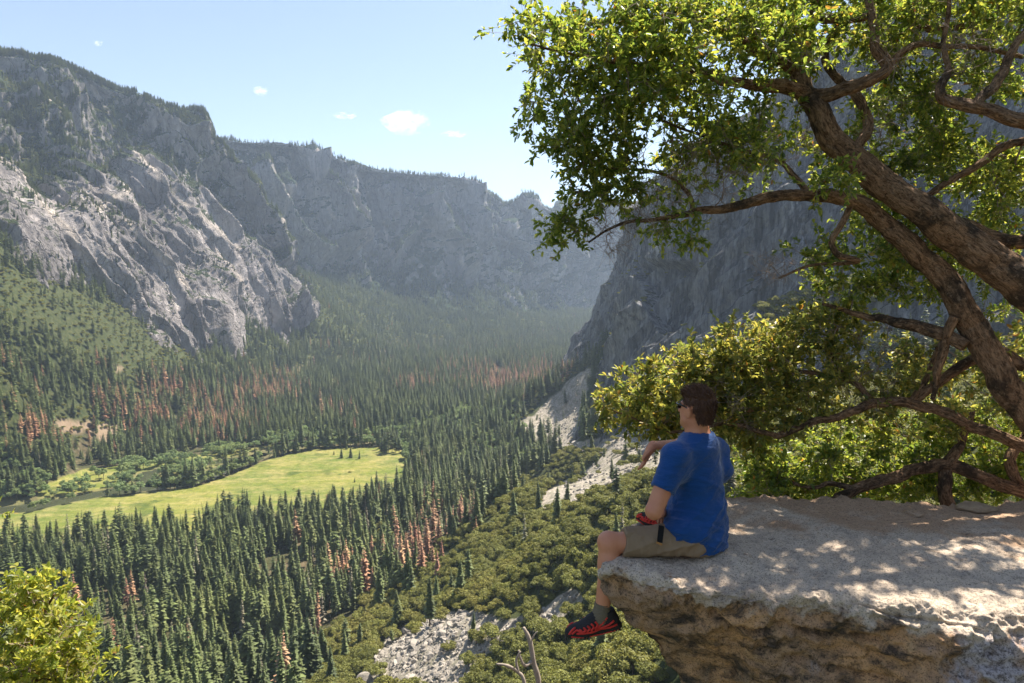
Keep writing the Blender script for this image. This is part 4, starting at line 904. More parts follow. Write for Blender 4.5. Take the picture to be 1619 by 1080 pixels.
def build_oak(name, label, cat, mains, clumps, seed, mat, names=None, **kw):
    limbs, tw_, (LV, LQ) = grow(mains, clumps, seed, **kw)
    root = empty(name, tuple(limbs[0][0][0])); tag(root, label, cat); inv = np.array(root.location)
    for k, (X, r) in enumerate(limbs):
        big = r.max() > .035; sides = 64 if big else (18 if r.max() > .018 else 9); r = r*(.60 if r.max() > .1 else .80)
        n = len(X); m_ = 14 if big else 3; t = np.linspace(0, n-1, (n-1)*m_+1); X = np.stack([np.interp(t, np.arange(n), X[:, c]) for c in range(3)], -1); r = np.interp(t, np.arange(n), r)
        for _ in range(m_): X[1:-1] = (X[:-2]+X[2:]+2*X[1:-1])/4
        ln_ = np.r_[0, np.cumsum(np.linalg.norm(np.diff(X, axis=0), axis=1))]
        V, Q, T = tube(X, r, sides, 0, seed+k); nn = len(X)*sides; a = np.tile(np.linspace(0, 2*math.pi, sides, endpoint=False), len(X)); rv = np.repeat(r, sides); lv = np.repeat(ln_, sides)
        bc = np.stack([np.cos(a)*rv, np.sin(a)*rv, lv+k*3], -1); ctr = np.repeat(X, sides, 0); dd_ = V[:nn]-ctr
        lump = .13*fbm(np.stack([np.cos(a), np.sin(a), lv*5+k], -1)*.9, 3)
        plate = (.075*(ridged(bc*np.array([34, 34, 9])+seed, 3)-.9) if big else .05*fbm(bc*40, 2))
        V[:nn] += dd_*(lump+plate*np.clip(.05/np.maximum(rv, .02), .5, 1.2))[:, None]
        me = mesh_data('branch', V-inv, [Q, T], bk.m); av = me.attributes.new('bark', 'FLOAT_VECTOR', 'POINT'); bc = np.vstack([bc, bc[:1], bc[-1:]]); av.data.foreach_set('vector', bc.astype(np.float32).ravel())
        link((names or {}).get(k, 'branch'), me, root)
    link('twigs', tw_.data('twigs', tw.m) if False else mesh_data('twigs', np.vstack(tw_.V)-inv, np.vstack(tw_.Q), tw.m), root)
    link('foliage', mesh_data('foliage', LV-inv, LQ, mat, False), root); print(name, 'leaves', len(LQ)//2)
    return root
M1 = [
 [(1790,830,4.6,46),(1700,750,4.6,42),(1619,650,4.6,37),(1565,562,4.6,35),(1528,490,4.62,33),(1495,440,4.65,30),(1440,390,4.65,29),(1400,350,4.65,25),(1350,322,4.6,21),(1275,308,4.55,16),(1200,318,4.5,14),(1150,332,4.45,12),(1100,338,4.4,9),(1040,345,4.3,6),(980,355,4.25,4),(930,385,4.2,2.5)],
 [(2080,950,4.45,78),(1980,850,4.45,70),(1890,740,4.45,64),(1800,625,4.45,60),(1700,512,4.45,55),(1619,455,4.45,50),(1560,405,4.5,46),(1480,350,4.5,42),(1420,305,4.55,38),(1362,266,4.6,35),(1320,222,4.6,32),(1298,180,4.6,29),(1275,145,4.65,25),(1262,100,4.7,22),(1272,60,4.7,18),(1288,20,4.75,14),(1292,-60,4.8,11)],
 [(1285,150,4.62,15),(1230,135,4.5,13),(1180,138,4.4,10),(1100,112,4.25,8),(1000,100,4.1,5),(900,85,3.95,3),(840,70,3.9,2)],
 [(1268,152,4.65,13),(1330,142,4.5,13),(1390,117,4.4,12),(1402,98,4.4,11),(1385,76,4.4,9),(1378,40,4.4,8),(1368,-10,4.4,7)],
 [(1345,245,4.62,9),(1370,200,4.75,10),(1352,150,4.85,9),(1318,118,4.9,8),(1300,80,4.95,7),(1340,20,5,5)],
 [(2140,980,4.4,40),(2080,760,4.35,36),(1990,520,4.3,32),(1910,360,4.2,29),(1820,260,4.2,26),(1700,212,4.2,23),(1619,190,4.2,20),(1560,176,4.25,18),(1505,163,4.3,15),(1487,148,4.3,13),(1495,100,4.35,8),(1490,60,4.4,6),(1500,0,4.4,5)],
 [(1540,172,4.25,10),(1580,120,4.3,9),(1615,60,4.35,7),(1680,0,4.4,6)],
 [(1525,545,4.6,13),(1465,520,4.75,13),(1430,516,4.8,11),(1400,508,4.9,8),(1362,498,5.0,6),(1300,480,5.05,3)],
 [(1510,500,4.6,10),(1488,570,4.7,8),(1472,632,4.8,4)],
 [(1342,330,4.6,6),(1320,372,4.6,6),(1326,402,4.6,6),(1358,414,4.65,5),(1290,420,4.7,3),(1230,440,4.7,2)],
 [(1990,520,4.35,15),(1900,340,4.5,13),(1830,230,4.7,11),(1750,180,4.9,10),(1619,218,4.9,8),(1530,270,4.9,7),(1460,312,4.9,6)],
 [(1870,715,4.5,20),(1820,540,4.6,19),(1780,430,4.8,18),(1730,370,4.9,18),(1619,382,4.9,15),(1540,360,4.9,12),(1440,310,4.95,9),(1400,270,5,6),(1330,230,5.1,4)],
 [(1275,305,4.55,7),(1240,262,4.6,5),(1180,240,4.6,4),(1110,215,4.5,3),(1050,190,4.4,2)],
 [(1265,110,4.7,14),(1210,85,4.6,12),(1150,60,4.5,9),(1080,20,4.4,6),(980,10,4.3,4)],
 [(1300,30,4.75,10),(1400,20,4.9,9),(1480,45,5,7),(1570,30,5,5)],
 [(1100,338,4.4,5),(1085,300,4.45,4),(1030,270,4.4,3),(960,265,4.3,2)],
 [(1390,114,4.4,7),(1440,75,4.5,6),(1530,70,4.6,5),(1619,90,4.7,4)]]
cl1 = [
 (850,45,50,35,11,3.7,4.3),(900,90,70,50,20,3.7,4.5),(960,40,90,55,28,3.7,4.7),(845,160,32,35,7,3.8,4.2),(870,205,45,30,9,3.8,4.3),(930,150,60,60,20,3.9,4.7),(1000,110,80,80,34,3.8,4.8),
 (1060,40,90,60,32,3.8,4.9),(960,215,70,45,17,4.0,4.7),(1010,250,80,45,18,4.1,4.9),(930,290,42,30,11,4.1,4.5),(985,310,50,28,9,4.1,4.6),(893,357,36,18,9,4.15,4.4),(1090,180,90,70,30,4,5),(1150,80,90,80,34,4,5.2),
 (1060,365,50,34,8,4.2,4.6),(1130,270,90,40,15,4.3,5),(1200,30,90,50,26,4.1,5.2),(1090,-40,200,50,30,4,5.4),(1180,180,80,50,18,4.3,5.2),(1350,-30,200,50,34,4.2,5.6),(1300,30,100,50,20,4.3,5.6),(1250,250,80,40,10,4.6,5.2),
 (1330,280,60,30,7,4.9,5.6),(1430,200,90,70,26,4.8,6.0),(1400,60,90,60,16,4.5,5.8),(1540,20,110,50,20,4.4,6),(1560,110,80,50,11,4.6,5.8),(1600,-30,150,50,22,4.4,5.8),(1500,260,90,45,18,4.9,6),(1590,290,70,50,14,4.9,6),
 (1560,340,60,30,7,5,6),(1420,380,90,40,12,4.9,5.7),(1360,430,70,40,12,4.7,5.4),(1560,420,60,45,12,5,6),(1450,440,60,40,9,4.9,5.6),(1600,500,50,60,12,5,6),(1300,400,45,28,5,4.6,5.0),(1240,90,60,40,12,4.5,5.4),(1400,330,60,30,8,5.0,5.8),(1450,130,60,50,10,4.9,6.0),
 (1700,120,60,120,14,4.4,5.8),(1230,-100,330,40,14,4.3,5.6)]  # last clump hangs unseen above the view, added to deepen the ledge's shade
build_oak('oak_tree', 'large gnarled oak with thick rough trunks leaning in from the right above the ledge', 'oak', M1, cl1+[(1180,215,45,30,7,4.0,4.4),(1240,60,60,50,12,3.9,4.4),(1320,300,45,25,6,4.1,4.4),(1010,110,70,60,14,3.8,4.3)], 5, leaf_green, {0: 'trunk', 1: 'trunk'}, bare=[(1100,270,110,55,70,4.2,4.9),(1180,230,90,50,40,4.3,4.9),(1010,330,90,45,34,4.15,4.5),(1240,420,60,35,16,4.6,4.9),(1480,90,110,80,40,4.2,4.7),(1340,200,80,70,30,4.5,5),(950,380,50,25,10,4.1,4.3)])
# cut stub on the trunk
M2 = [
 [(1960,950,4.8,26),(1850,850,4.9,22),(1750,790,4.9,20),(1680,740,4.9,17),(1600,700,4.95,15),(1510,660,5,14),(1440,637,5,13),(1385,637,5.0,13),(1330,656,4.9,10),(1280,670,4.85,10),(1232,690,4.8,9),(1205,684,4.75,7),(1150,668,4.7,5),(1080,684,4.6,4),(1040,680,4.5,3),(990,656,4.45,2),(945,642,4.4,1.5)],
 [(1619,575,4.9,14),(1570,560,4.95,12),(1500,590,5,10),(1440,637,5.05,8)],
 [(1340,600,5.1,5),(1320,570,5.1,4),(1310,548,5.1,3)],
 [(1385,637,5,6),(1340,600,5.1,5),(1270,590,5.1,4),(1200,585,5.0,3),(1120,590,4.9,2)],
 [(1440,637,5,6),(1480,560,5.2,5),(1500,520,5.3,3)]]
cl2 = [(965,640,34,16,9,4.4,4.8),(1010,645,45,28,18,4.4,5),(1060,610,60,45,34,4.5,5.2),(1050,660,50,22,16,4.4,5),(1130,580,70,45,42,4.6,5.4),(1120,640,60,40,34,4.6,5.3),(1200,560,70,50,42,4.7,5.5),(1190,630,70,50,40,4.7,5.5),(1260,530,60,40,26,4.8,5.6),(1280,600,60,45,24,4.8,5.5),(1180,690,40,22,14,4.9,5.3),
 (1230,650,60,40,22,4.8,5.4),(1330,560,50,40,12,5,5.6),(1350,520,50,25,10,5,5.6),(1400,600,60,40,14,5,5.8),(1450,580,60,50,16,5,5.8),(1350,650,50,30,10,5,5.6),(1530,600,70,50,20,5,6),(1600,600,40,60,14,5,6),(1470,660,60,35,12,5,5.7),(1320,500,50,22,8,5,5.5)]
build_oak('oak_tree', 'spreading oak bough with sunlit yellow green leaves reaching left behind the man', 'oak', M2, cl2, 15, leaf_sun, {0: 'trunk'}, leafL=.045, dens_k=.85, bare=[(1320,620,90,50,40,4.9,5.3),(1400,560,90,50,30,5,5.4),(1120,650,90,40,30,4.5,4.9)])
M3 = [
 [(1880,860,5.2,20),(1750,810,5.2,17),(1619,772,5.2,14),(1560,756,5.2,13),(1500,736,5.2,13),(1460,739,5.2,12),(1400,756,5.1,11),(1350,774,5.05,10),(1318,790,5,10),(1300,800,5,8)],
 [(1498,850,5.25,14),(1494,790,5.2,13),(1500,738,5.2,11),(1520,690,5.2,7),(1540,650,5.3,4)],
 [(1350,774,5.05,6),(1310,765,5.1,5),(1285,772,5.1,4),(1240,760,5.2,3),(1200,740,5.3,2)],
 [(1619,772,5.2,9),(1600,730,5.2,10),(1620,690,5.3,8),(1640,640,5.3,6)]]
cl3 = [(1200,730,45,40,22,5.2,6),(1210,775,50,22,20,5.0,5.8),(1270,740,60,45,34,5.2,6.2),(1340,710,70,45,36,5.3,6.4),(1330,770,70,20,22,5.2,6),(1430,700,70,40,32,5.3,6.4),(1420,765,70,22,24,5.3,6),(1520,690,70,45,36,5.2,6.4),(1600,700,60,60,40,5.2,6.2),(1560,765,80,22,26,5.3,6.2),(1460,780,60,14,12,5.3,6),(1640,760,60,30,18,5.3,6)]
build_oak('oak_tree', 'low dark leaved oak with a bent stem crouching behind the far edge of the ledge', 'oak', M3, cl3, 25, leaf_green, {1: 'trunk'}, leafL=.045, dens_k=.85)
# bush in the lower left corner
M4 = [[(-170,1290,4.0,9),(-60,1130,4.1,7),(20,1030,4.2,4),(60,985,4.2,3),(85,940,4.2,2)],[(-120,1200,4.1,6),(-20,1100,4.2,5),(60,1060,4.2,4),(120,1020,4.3,2)],[(-100,1100,4.1,5),(-30,980,4.2,4),(20,930,4.2,2)],[(-150,1050,4.1,6),(-80,900,4.2,4),(-20,820,4.2,2)],[(-60,1130,4.1,4),(40,1080,4.0,3),(90,1075,4.0,2)]]
cl4 = [(15,960,40,38,20,3.9,4.6),(60,925,30,22,9,4,4.5),(100,960,35,25,13,4,4.6),(50,1010,60,38,28,3.8,4.7),(120,1010,32,32,14,3.9,4.6),(30,1070,60,35,26,3.8,4.6),(110,1065,45,28,17,3.8,4.6),(-40,1000,40,80,18,3.9,4.7),(-2,812,12,12,2,4.1,4.4),(70,1120,90,30,20,3.8,4.6)]
build_oak('oak_shrub', 'bright yellow green oak bush poking up in the lower left corner', 'bush', M4, cl4, 35, leaf_bright, {0: 'stem'}, leafL=.041, dens_k=.75, sprays=6, bare=[(60,1020,70,50,14,3.9,4.5)])
# dead snag below the ledge
sm = NT('dead_wood'); sm.bsdf(sm.mix(sm.noise(sm.coord((9, 9, 9)), 1, 5), (.16, .12, .09), (.42, .36, .3)), .9)
root = empty('dead_snag', tuple(at(850, 1110, 9))); iv = np.array(root.location)
for ln in ([(860,1200,9,5),(852,1085,9,4.5),(843,1045,9,4),(838,1015,9,4),(828,992,9,2.5)],[(842,1045,9,3),(830,1052,8.9,2.5),(822,1038,8.9,2),(820,1028,8.9,1.2)],[(845,1200,8.8,4),(830,1085,8.8,3.2),(818,1062,8.8,3),(800,1052,8.7,2.5),(785,1050,8.7,1.5)],[(820,1065,8.8,2.4),(816,1045,8.8,2),(823,1030,8.8,1)],[(838,1018,9,2),(844,1005,9,1.2),(850,998,9,.8)]):
    p = smooth_path(np.array(ln), 5); V, Q, T = tube(at(p[:, 0], p[:, 1], p[:, 2]), p[:, 3]*p[:, 2]/F, 7, .2); link('branch', mesh_data('branch', V-iv, [Q, T], sm.m), root)
tag(root, 'bare forked dead snag rising just below the ledge', 'dead branch')
# ================================================================== THE MAN
def surface_nets(Fd, o, h):
    S = Fd < 0; nx, ny, nz = Fd.shape
    c = np.zeros((nx-1, ny-1, nz-1), np.int8)
    for dx in (0, 1):
        for dy in (0, 1):
            for dz in (0, 1): c += S[dx:nx-1+dx, dy:ny-1+dy, dz:nz-1+dz]
    I = np.argwhere((c > 0) & (c < 8)); idm = -np.ones(c.shape, np.int64); idm[tuple(I.T)] = np.arange(len(I))
    acc = np.zeros((len(I), 3)); cnt = np.zeros(len(I)); cr = [np.array([a, b, d]) for a in (0, 1) for b in (0, 1) for d in (0, 1)]
    for A in cr:
        for ax in range(3):
            if A[ax]: continue
            B = A.copy(); B[ax] = 1; fa = Fd[tuple((I+A).T)]; fb = Fd[tuple((I+B).T)]; m = (fa < 0) != (fb < 0)
            t = np.where(m, fa/np.where(m, fa-fb, 1), 0); p = np.repeat(A[None].astype(float), len(I), 0); p[:, ax] += t
            acc += p*m[:, None]; cnt += m
    V = (I+acc/cnt[:, None])*h+o; Q = []
    for ax in range(3):
        sl = [slice(None)]*3; sl[ax] = slice(0, -1); s2 = [slice(None)]*3; s2[ax] = slice(1, None)
        a, b = S[tuple(sl)], S[tuple(s2)]; E = np.argwhere(a != b); u, v = (ax+1) % 3, (ax+2) % 3
        E = E[(E[:, u] > 0) & (E[:, v] > 0) & (E[:, u] < Fd.shape[u]-1) & (E[:, v] < Fd.shape[v]-1)]
        fl = a[tuple(E.T)]; q = []
        for du, dv in ((-1, -1), (0, -1), (0, 0), (-1, 0)):
            w = E.copy(); w[:, u] += du; w[:, v] += dv; q.append(idm[tuple(w.T)])
        q = np.stack(q, 1); q[~fl] = q[~fl][:, ::-1]; Q.append(q)
    Q = np.vstack(Q); return V, Q[(Q >= 0).all(1)]
class Field:
    def __init__(s, lo, hi, h):
        s.h = h; s.o = np.array(lo, float); n = np.ceil((np.array(hi)-s.o)/h).astype(int)+1
        s.ax = [s.o[k]+np.arange(n[k])*h for k in range(3)]; s.F = np.full(n, .2, np.float32)
    def box(s, lo, hi):
        i = [slice(max(0, int((lo[k]-s.o[k])/s.h)), max(0, min(s.F.shape[k], int((hi[k]-s.o[k])/s.h)+2))) for k in range(3)]
        G = np.stack(np.meshgrid(*[s.ax[k][i[k]] for k in range(3)], indexing='ij'), -1); return tuple(i), G
    def put(s, d, i, k):
        a = s.F[i]
        if k > 0:
            hh = np.clip(.5+.5*(a-d)/k, 0, 1); s.F[i] = a+(d-a)*hh-k*hh*(1-hh)
        else: s.F[i] = np.minimum(a, d)
    def cone(s, a, b, ra, rb, k=.02, flat=None, ff=1.0):
        a, b = np.array(a, float), np.array(b, float); m = max(ra, rb)*max(1, ff)+k*2+.03
        i, G = s.box(np.minimum(a, b)-m, np.maximum(a, b)+m); ab = b-a; t = np.clip(((G-a)@ab)/(ab@ab+1e-12), 0, 1)
        v = G-(a+t[..., None]*ab)
        if flat is not None:
            f = np.array(flat, float); f /= np.linalg.norm(f); c = v@f; v = v-(c*(1-1/ff))[..., None]*f
        s.put(np.linalg.norm(v, axis=-1)-(ra+(rb-ra)*t), i, k); return s
    def ell(s, c, r, M=None, k=.02):
        c = np.array(c, float); r = np.array(r, float); m = r.max()+k*2+.03; i, G = s.box(c-m, c+m); v = G-c
        if M is not None: v = v@np.array(M).T
        q = np.linalg.norm(v/r, axis=-1); q2 = np.linalg.norm(v/(r*r), axis=-1)+1e-9; s.put(q*(q-1)/q2, i, k); return s
    def cut(s, fn, lo=None, hi=None, k=.004):     # keep where fn(G) < 0
        i, G = s.box(s.o, s.o+np.array(s.F.shape)*s.h) if lo is None else s.box(lo, hi); d = fn(G); a = s.F[i]
        hh = np.clip(.5-.5*(a-d)/k, 0, 1); s.F[i] = a*(1-hh)+d*hh+k*hh*(1-hh)
    def mod(s, fn, band=.03):
        I = np.argwhere(np.abs(s.F) < band); P = I*s.h+s.o; s.F[tuple(I.T)] += fn(P)
    def mesh(s, name, mat, smooth=True, attrs=None):
        V, Q = surface_nets(s.F, s.o, s.h); return mesh_data(name, V, Q, mat, smooth, attrs(V) if attrs else None)
def nrm(v): v = np.array(v, float); return v/np.linalg.norm(v)
A = lambda px, py, D: at(np.array(px), np.array(py), np.array(D))
# joints, read off the photograph
hipC = A(1104, 846, 3.72); hipL = A(1092, 856, 3.63); hipR = A(1110, 848, 3.86)
waist = A(1103, 812, 3.74); chest = A(1101, 745, 3.72); upper = A(1101, 712, 3.70); neck0 = A(1103, 702, 3.70); neck1 = A(1103, 672, 3.68)
shL = A(1068, 722, 3.56); shR = A(1132, 712, 3.88)
elL = A(1034, 808, 3.50); wrL = A(1046, 812, 3.75)
elR = A(1094, 704, 4.10); wrR = A(1033, 704, 4.02)
knL = A(963, 858, 3.60); anL = A(951, 970, 3.60)
knR = A(1078, 735, 4.06); anR = A(1052, 814, 3.92)
fwd = nrm((-.80, .60, 0)); left = nrm((-.60, -.80, 0)); upv = np.array([0, 0, 1.0])
hf = nrm((-.60, .80, -.03)); hl = nrm(np.cross(upv, hf)); hu = np.cross(hf, hl); HC = A(1102, 646, 3.66)
HM = np.array([hf, hl, hu])
def hp(f, l, u): return HC+hf*f+hl*l+hu*u
root = empty('person', tuple(hipC)); IV = np.array(root.location)
tag(root, 'man in blue t-shirt and khaki shorts sitting on the ledge, one leg dangling', 'person')
def part(name, me, parent=None):
    me.transform(Matrix.Translation(-Vector(IV))); return link(name, me, parent or root)
from mathutils import Matrix, Vector
# ---- body (skin): one surface
b = Field((.2, 3.1, -.62), (1.45, 4.3, 1.06), .0052)
b.ell(hp(-.012, 0, .026), (.087, .070, .084), HM, 0).ell(hp(.030, 0, -.035), (.070, .060, .078), HM, .03)       # skull, face
b.cone(hp(.055, 0, -.085), hp(.078, 0, -.088), .030, .024, .02)                                               # chin
b.cone(hp(.035, .045, -.060), hp(.070, .018, -.082), .022, .02, .02).cone(hp(.035, -.045, -.060), hp(.070, -.018, -.082), .022, .02, .02)  # jaw
b.cone(hp(.088, 0, .018), hp(.112, 0, -.022), .008, .013, .012)                                                # nose
b.cone(hp(.082, .018, .024), hp(.082, -.018, .024), .012, .012, .01)                                           # brow
b.cone(hp(.088, .014, -.050), hp(.088, -.014, -.050), .009, .009, .008)                                        # lips
for s in (1, -1):
    b.ell(hp(-.002, s*.080, -.012), (.021, .010, .034), HM, .005)                                                # ear
    b.cone(hp(.006, s*.082, .004), hp(-.014, s*.086, .008), .007, .006, .005)
b.cone(neck0-fwd*.01, neck1+hu*.01, .066, .056, .03).cone(neck0+upv*-.02-fwd*.02, upper, .075, .09, .04)
b.cone(upper, shL, .07, .055, .04).cone(upper, shR, .07, .055, .04).cone(upper, waist, .11, .10, .05, fwd, .75).cone(waist, hipC, .10, .10, .05)
b.cone(shL, elL, .056, .044, .03).cone(elL, wrL, .043, .028, .012)
b.cone(shR, elR, .052, .043, .03)
mR = elR+(wrR-elR)*.30; b.cone(elR, mR, .041, .041, .02).cone(mR, wrR, .041, .026, .02, (0, .2, 1), .9)
mL = hipL+(knL-hipL)*.5; b.cone(hipL, knL, .070, .052, .03).cone(knL, knL+(anL-knL)*.3-fwd*.012, .056, .054, .02).cone(knL+(anL-knL)*.28-fwd*.014, anL, .054, .036, .03)
b.ell(knL+np.array([-.008, 0, .004]), (.050, .046, .052), None, .02)
b.cone(hipR, knR, .075, .055, .03).cone(knR, anR, .052, .036, .02)
# right hand, hanging from the wrist
hd = nrm((-.28, -.02, -1)); hs = nrm((-.35, -.93, .08)); hn = np.cross(hd, hs)
p0 = wrR+np.array([-.012, 0, -.006]); palm = p0+hd*.072+np.array([-.014, 0, 0])
b.cone(wrR, p0+hd*.02, .026, .024, .012).cone(p0+hd*.012, palm, .023, .021, .012, hs, 1.65)
for k, (off, ln, sp_) in enumerate(((.033, .074, .16), (.011, .084, .05), (-.011, .078, -.07), (-.031, .062, -.2))):
    q0 = palm+hs*off-hd*.004; q1 = q0+nrm(hd+hs*sp_-hn*.10)*ln*.45; q2 = q1+nrm(hd+hs*sp_*.6+hn*.35*(1+.25*k))*ln*.32; q3 = q2+nrm(hd+hn*.75)*ln*.24
    b.cone(q0, q1, .0098, .0090, .004).cone(q1, q2, .0090, .0082, .003).cone(q2, q3, .0082, .0068, .003)
q0 = p0+hd*.022+hs*.028; q1 = q0+nrm(hd*.75+hs*.65+hn*.3)*.036; q2 = q1+nrm(hd+hs*.15+hn*.3)*.030
b.cone(q0, q1, .013, .0105, .008).cone(q1, q2, .0105, .0085, .003)
# left hand laid round the right ankle (behind the arm)
g1 = nrm(anR-wrL); pl = wrL+g1*.075; sd = nrm(np.cross(g1, upv)); b.cone(wrL, pl, .026, .022, .012, sd, 1.5)
for k, off in enumerate((.03, .01, -.01, -.028)):
    q0 = pl+sd*off; q1 = q0+nrm(g1-upv*.4)*.034; q2 = q1+nrm(g1*.4-upv)*.026; q3 = q2+nrm(-upv-g1*.3)*.018; b.cone(q0, q1, .0095, .009, .004).cone(q1, q2, .009, .008, .003).cone(q2, q3, .008, .007, .003)
q0 = wrL+g1*.02+upv*.022; b.cone(q0, q0+nrm(g1+upv*.5)*.045, .012, .009, .006)
b.cone(anL, anL+np.array([-.07, 0, -.045]), .036, .03, .02).cone(anR, anR+np.array([-.05, .06, -.03]), .036, .03, .02)
sk = NT('skin'); P_ = sk.coord(); c = sk.mix(sk.noise(P_, 30, 5, .6), (.52, .215, .115), (.64, .29, .165)); c = sk.mix(sk.ramp(sk.noise(P_, 9, 3), [(.45, 0), (.7, .35)]), c, (.55, .19, .12))
sk.bsdf(c, .5, sk.bump(sk.noise(P_, 220, 3), .12, .002), .4, Subsurface_Weight=.12, Subsurface_Scale=.01); sk.t.nodes['Principled BSDF'].inputs['Subsurface Radius'].default_value = (1, .35, .2)
body = part('body', b.mesh('body', sk.m))
# ---- hair
hf_ = Field(HC-.16, HC+.16, .0035)
hf_.ell(hp(-.018, 0, .034), (.092, .074, .090), HM, 0).ell(hp(-.054, 0, -.034), (.036, .046, .050), HM, .03).cone(hp(-.055, .02, -.070), hp(-.055, -.02, -.070), .022, .022, .02)
hf_.ell(hp(.040, 0, .088), (.042, .048, .022), HM, .02)
def hl_(P): q = (P-HC)@HM.T; return q
def hairline(G):
    q = hl_(G); f, l, u = q[..., 0], np.abs(q[..., 1]), q[..., 2]
    front = f-(.066-.45*np.clip(.075-u, 0, .075)*1.0)+.0*l
    front = np.where(u < .024, np.maximum(front, (f+.024)+.18*np.clip(u, -1, .024)), front)
    side = np.where((f > -.030) & (f < .012) & (u > -.02), front*0-.01, front)
    nape = -.076-u
    return np.maximum(front, nape+.25*np.clip(l-.03, 0, 1))
hf_.cut(hairline, k=.006)
def hairn(P):
    q = hl_(P); ang = np.arctan2(q[:, 1], q[:, 2]-.0); s = np.stack([q[:, 0]*20+np.sin(ang*2), ang*9, q[:, 2]*9], 1)
    return -.0045*fbm(s*1.5, 3)-.006*fbm(P*26, 3)*(q[:, 2] > .02)-.003*ridged(np.stack([q[:, 0]*18, q[:, 1]*90, q[:, 2]*30], 1), 2)+.002
hf_.mod(hairn)
hm = NT('hair'); P_ = hm.coord((180, 60, 40)); c = hm.mix(hm.noise(P_, 1, 4, .7), (.035, .016, .009), (.14, .066, .036))
hm.bsdf(c, .42, hm.bump(hm.noise(P_, 1, 4, .7), .8, .006), .25)
hair = part('hair', hf_.mesh('hair', hm.m)); hair['label'] = 'short dark reddish brown hair'
# hair tufts that break the outline
rgh = np.random.default_rng(5); V0 = np.array([v.co[:] for v in hair.data.vertices])+IV; qn = hl_(V0); N0 = np.array([v.normal[:] for v in hair.data.vertices])
up_i = np.nonzero(qn[:, 2] > -.075)[0]; ii = rgh.choice(up_i, 5200); tip = MB(); Bp = V0[ii]; qq = qn[ii]
flow = -hf*.5*(qq[:, 2] < .05)[:, None]+hu*np.where(qq[:, 2] > .06, .35, -.8)[:, None]+hf*np.where(qq[:, 2] > .06, .55, 0)[:, None]
Dh = N0[ii]*.42+flow+rgh.normal(size=(len(ii), 3))*.28; Dh /= np.linalg.norm(Dh, axis=1)[:, None]; Lh = rgh.uniform(.010, .024, len(ii))[:, None]*np.where(qq[:, 2] > .05, 1.25, .7)[:, None]
Sd = np.cross(Dh, N0[ii]); Sd /= np.linalg.norm(Sd, axis=1)[:, None]+1e-9; w_ = .0015
Vh = np.stack([Bp-Sd*w_, Bp+Sd*w_, Bp+Dh*Lh*.6+N0[ii]*.001+Sd*w_*.7, Bp+Dh*Lh], 1).reshape(-1, 3)
part('hair_tufts', mesh_data('hair_tufts', Vh, np.arange(4*len(ii)).reshape(-1, 4), hm.m), hair)
bpy.data.objects['hair_tufts'].matrix_parent_inverse = Matrix()
# ---- t-shirt
s_ = Field((.55, 3.1, -.09), (1.45, 4.2, 1.0), .0052)
bk_ = -fwd
s_.cone(upper+upv*.005+bk_*.012, A(1103, 760, 3.72), .128, .142, 0, fwd, .80).cone(A(1103, 755, 3.72), A(1102, 812, 3.72), .146, .160, .05, fwd, .90).cone(A(1102, 812, 3.72), A(1101, 850, 3.70), .160, .168, .04, fwd, .98)
s_.cone(upper+upv*.012, shL+upv*.004, .085, .068, .05).cone(upper+upv*.012, shR+upv*.004, .085, .068, .05)
s_.cone(neck0+upv*-.022, neck0+upv*.012, .092, .070, .03)
s_.ell(A(1084, 836, 3.63), (.128, .112, .085), None, .05)
slL = shL+(elL-shL)*.58; s_.cone(shL, slL, .070, .066, .03)
slR = shR+(elR-shR)*.62; s_.cone(shR, slR, .066, .066, .03)
for bl, r_ in ((A(1135, 742, 3.83), .085), (A(1070, 742, 3.60), .075)): s_.ell(bl, (r_, r_, r_), None, .05)
# hem, neckline and cuffs
hemn = nrm((.15, .1, 1)); hem0 = A(1100, 862, 3.60)
s_.cut(lambda G: -((G-A(1103, 880, 3.56))@nrm((.42, -.05, 1)))); s_.cut(lambda G: .012-G[..., 2])
s_.cut(lambda G: .071-np.linalg.norm(((G-(neck0+upv*.035+fwd*.005))-((G-(neck0+upv*.035))@nrm(neck1-neck0))[..., None]*nrm(neck1-neck0)), axis=-1)+np.where(((G-(neck0+upv*.001))@upv) < 0, -1, 0)*1.0, neck0-.12, neck0+.12)
for S0, dr_, ln in ((shL, nrm(elL-shL), np.linalg.norm(slL-shL)), (shR, nrm(elR-shR), np.linalg.norm(slR-shR))):
    E = S0+dr_*(ln+.012); s_.cut(lambda G: (G-E)@dr_, E-.1, E+.1, .003)
def wr(P):
    r = P-chest; a = r@nrm((-.1, -.05, 1)); bq = r@left; cq = r@fwd
    folds = ridged(np.stack([bq*5+a*2.2, a*13+bq*5+cq*4, cq*5], 1)+3, 3)
    low = sstep(.0, -.22, r[:, 2]); fine = fbm(P*np.array([16, 16, 24]), 3)
    diag = ridged(np.stack([bq*4, (a-bq*.7)*17, cq*3], 1)+8, 2)
    return -(.0075*(folds-.8)*(.45+low*.9)+.0022*fine+.005*(diag-.8)*sstep(.1, -.1, r[:, 2]))
s_.mod(wr)
# sleeve drag folds at the armpit
sh = NT('shirt_cloth'); P_ = sh.coord(); c = sh.mix(sh.noise(P_, 7, 5, .6), (.004, .045, .175), (.006, .068, .25))
wv = sh.noise(sh.coord((900, 900, 900)), 1, 2); fo = sh.noise(sh.coord((9, 9, 34), (.5, .2, 0)), 1, 5, .6, .5)
sh.bsdf(c, .75, sh.bump(sh.math('ADD', sh.math('MULTIPLY', wv, .0006), sh.math('MULTIPLY', fo, .012)), .9, 1.0), .2, Sheen_Weight=.25)
shirt = part('shirt', s_.mesh('shirt', sh.m)); shirt['label'] = 'plain royal blue short sleeved t-shirt'
hem = Field(neck0-.14, neck0+.14, .004)
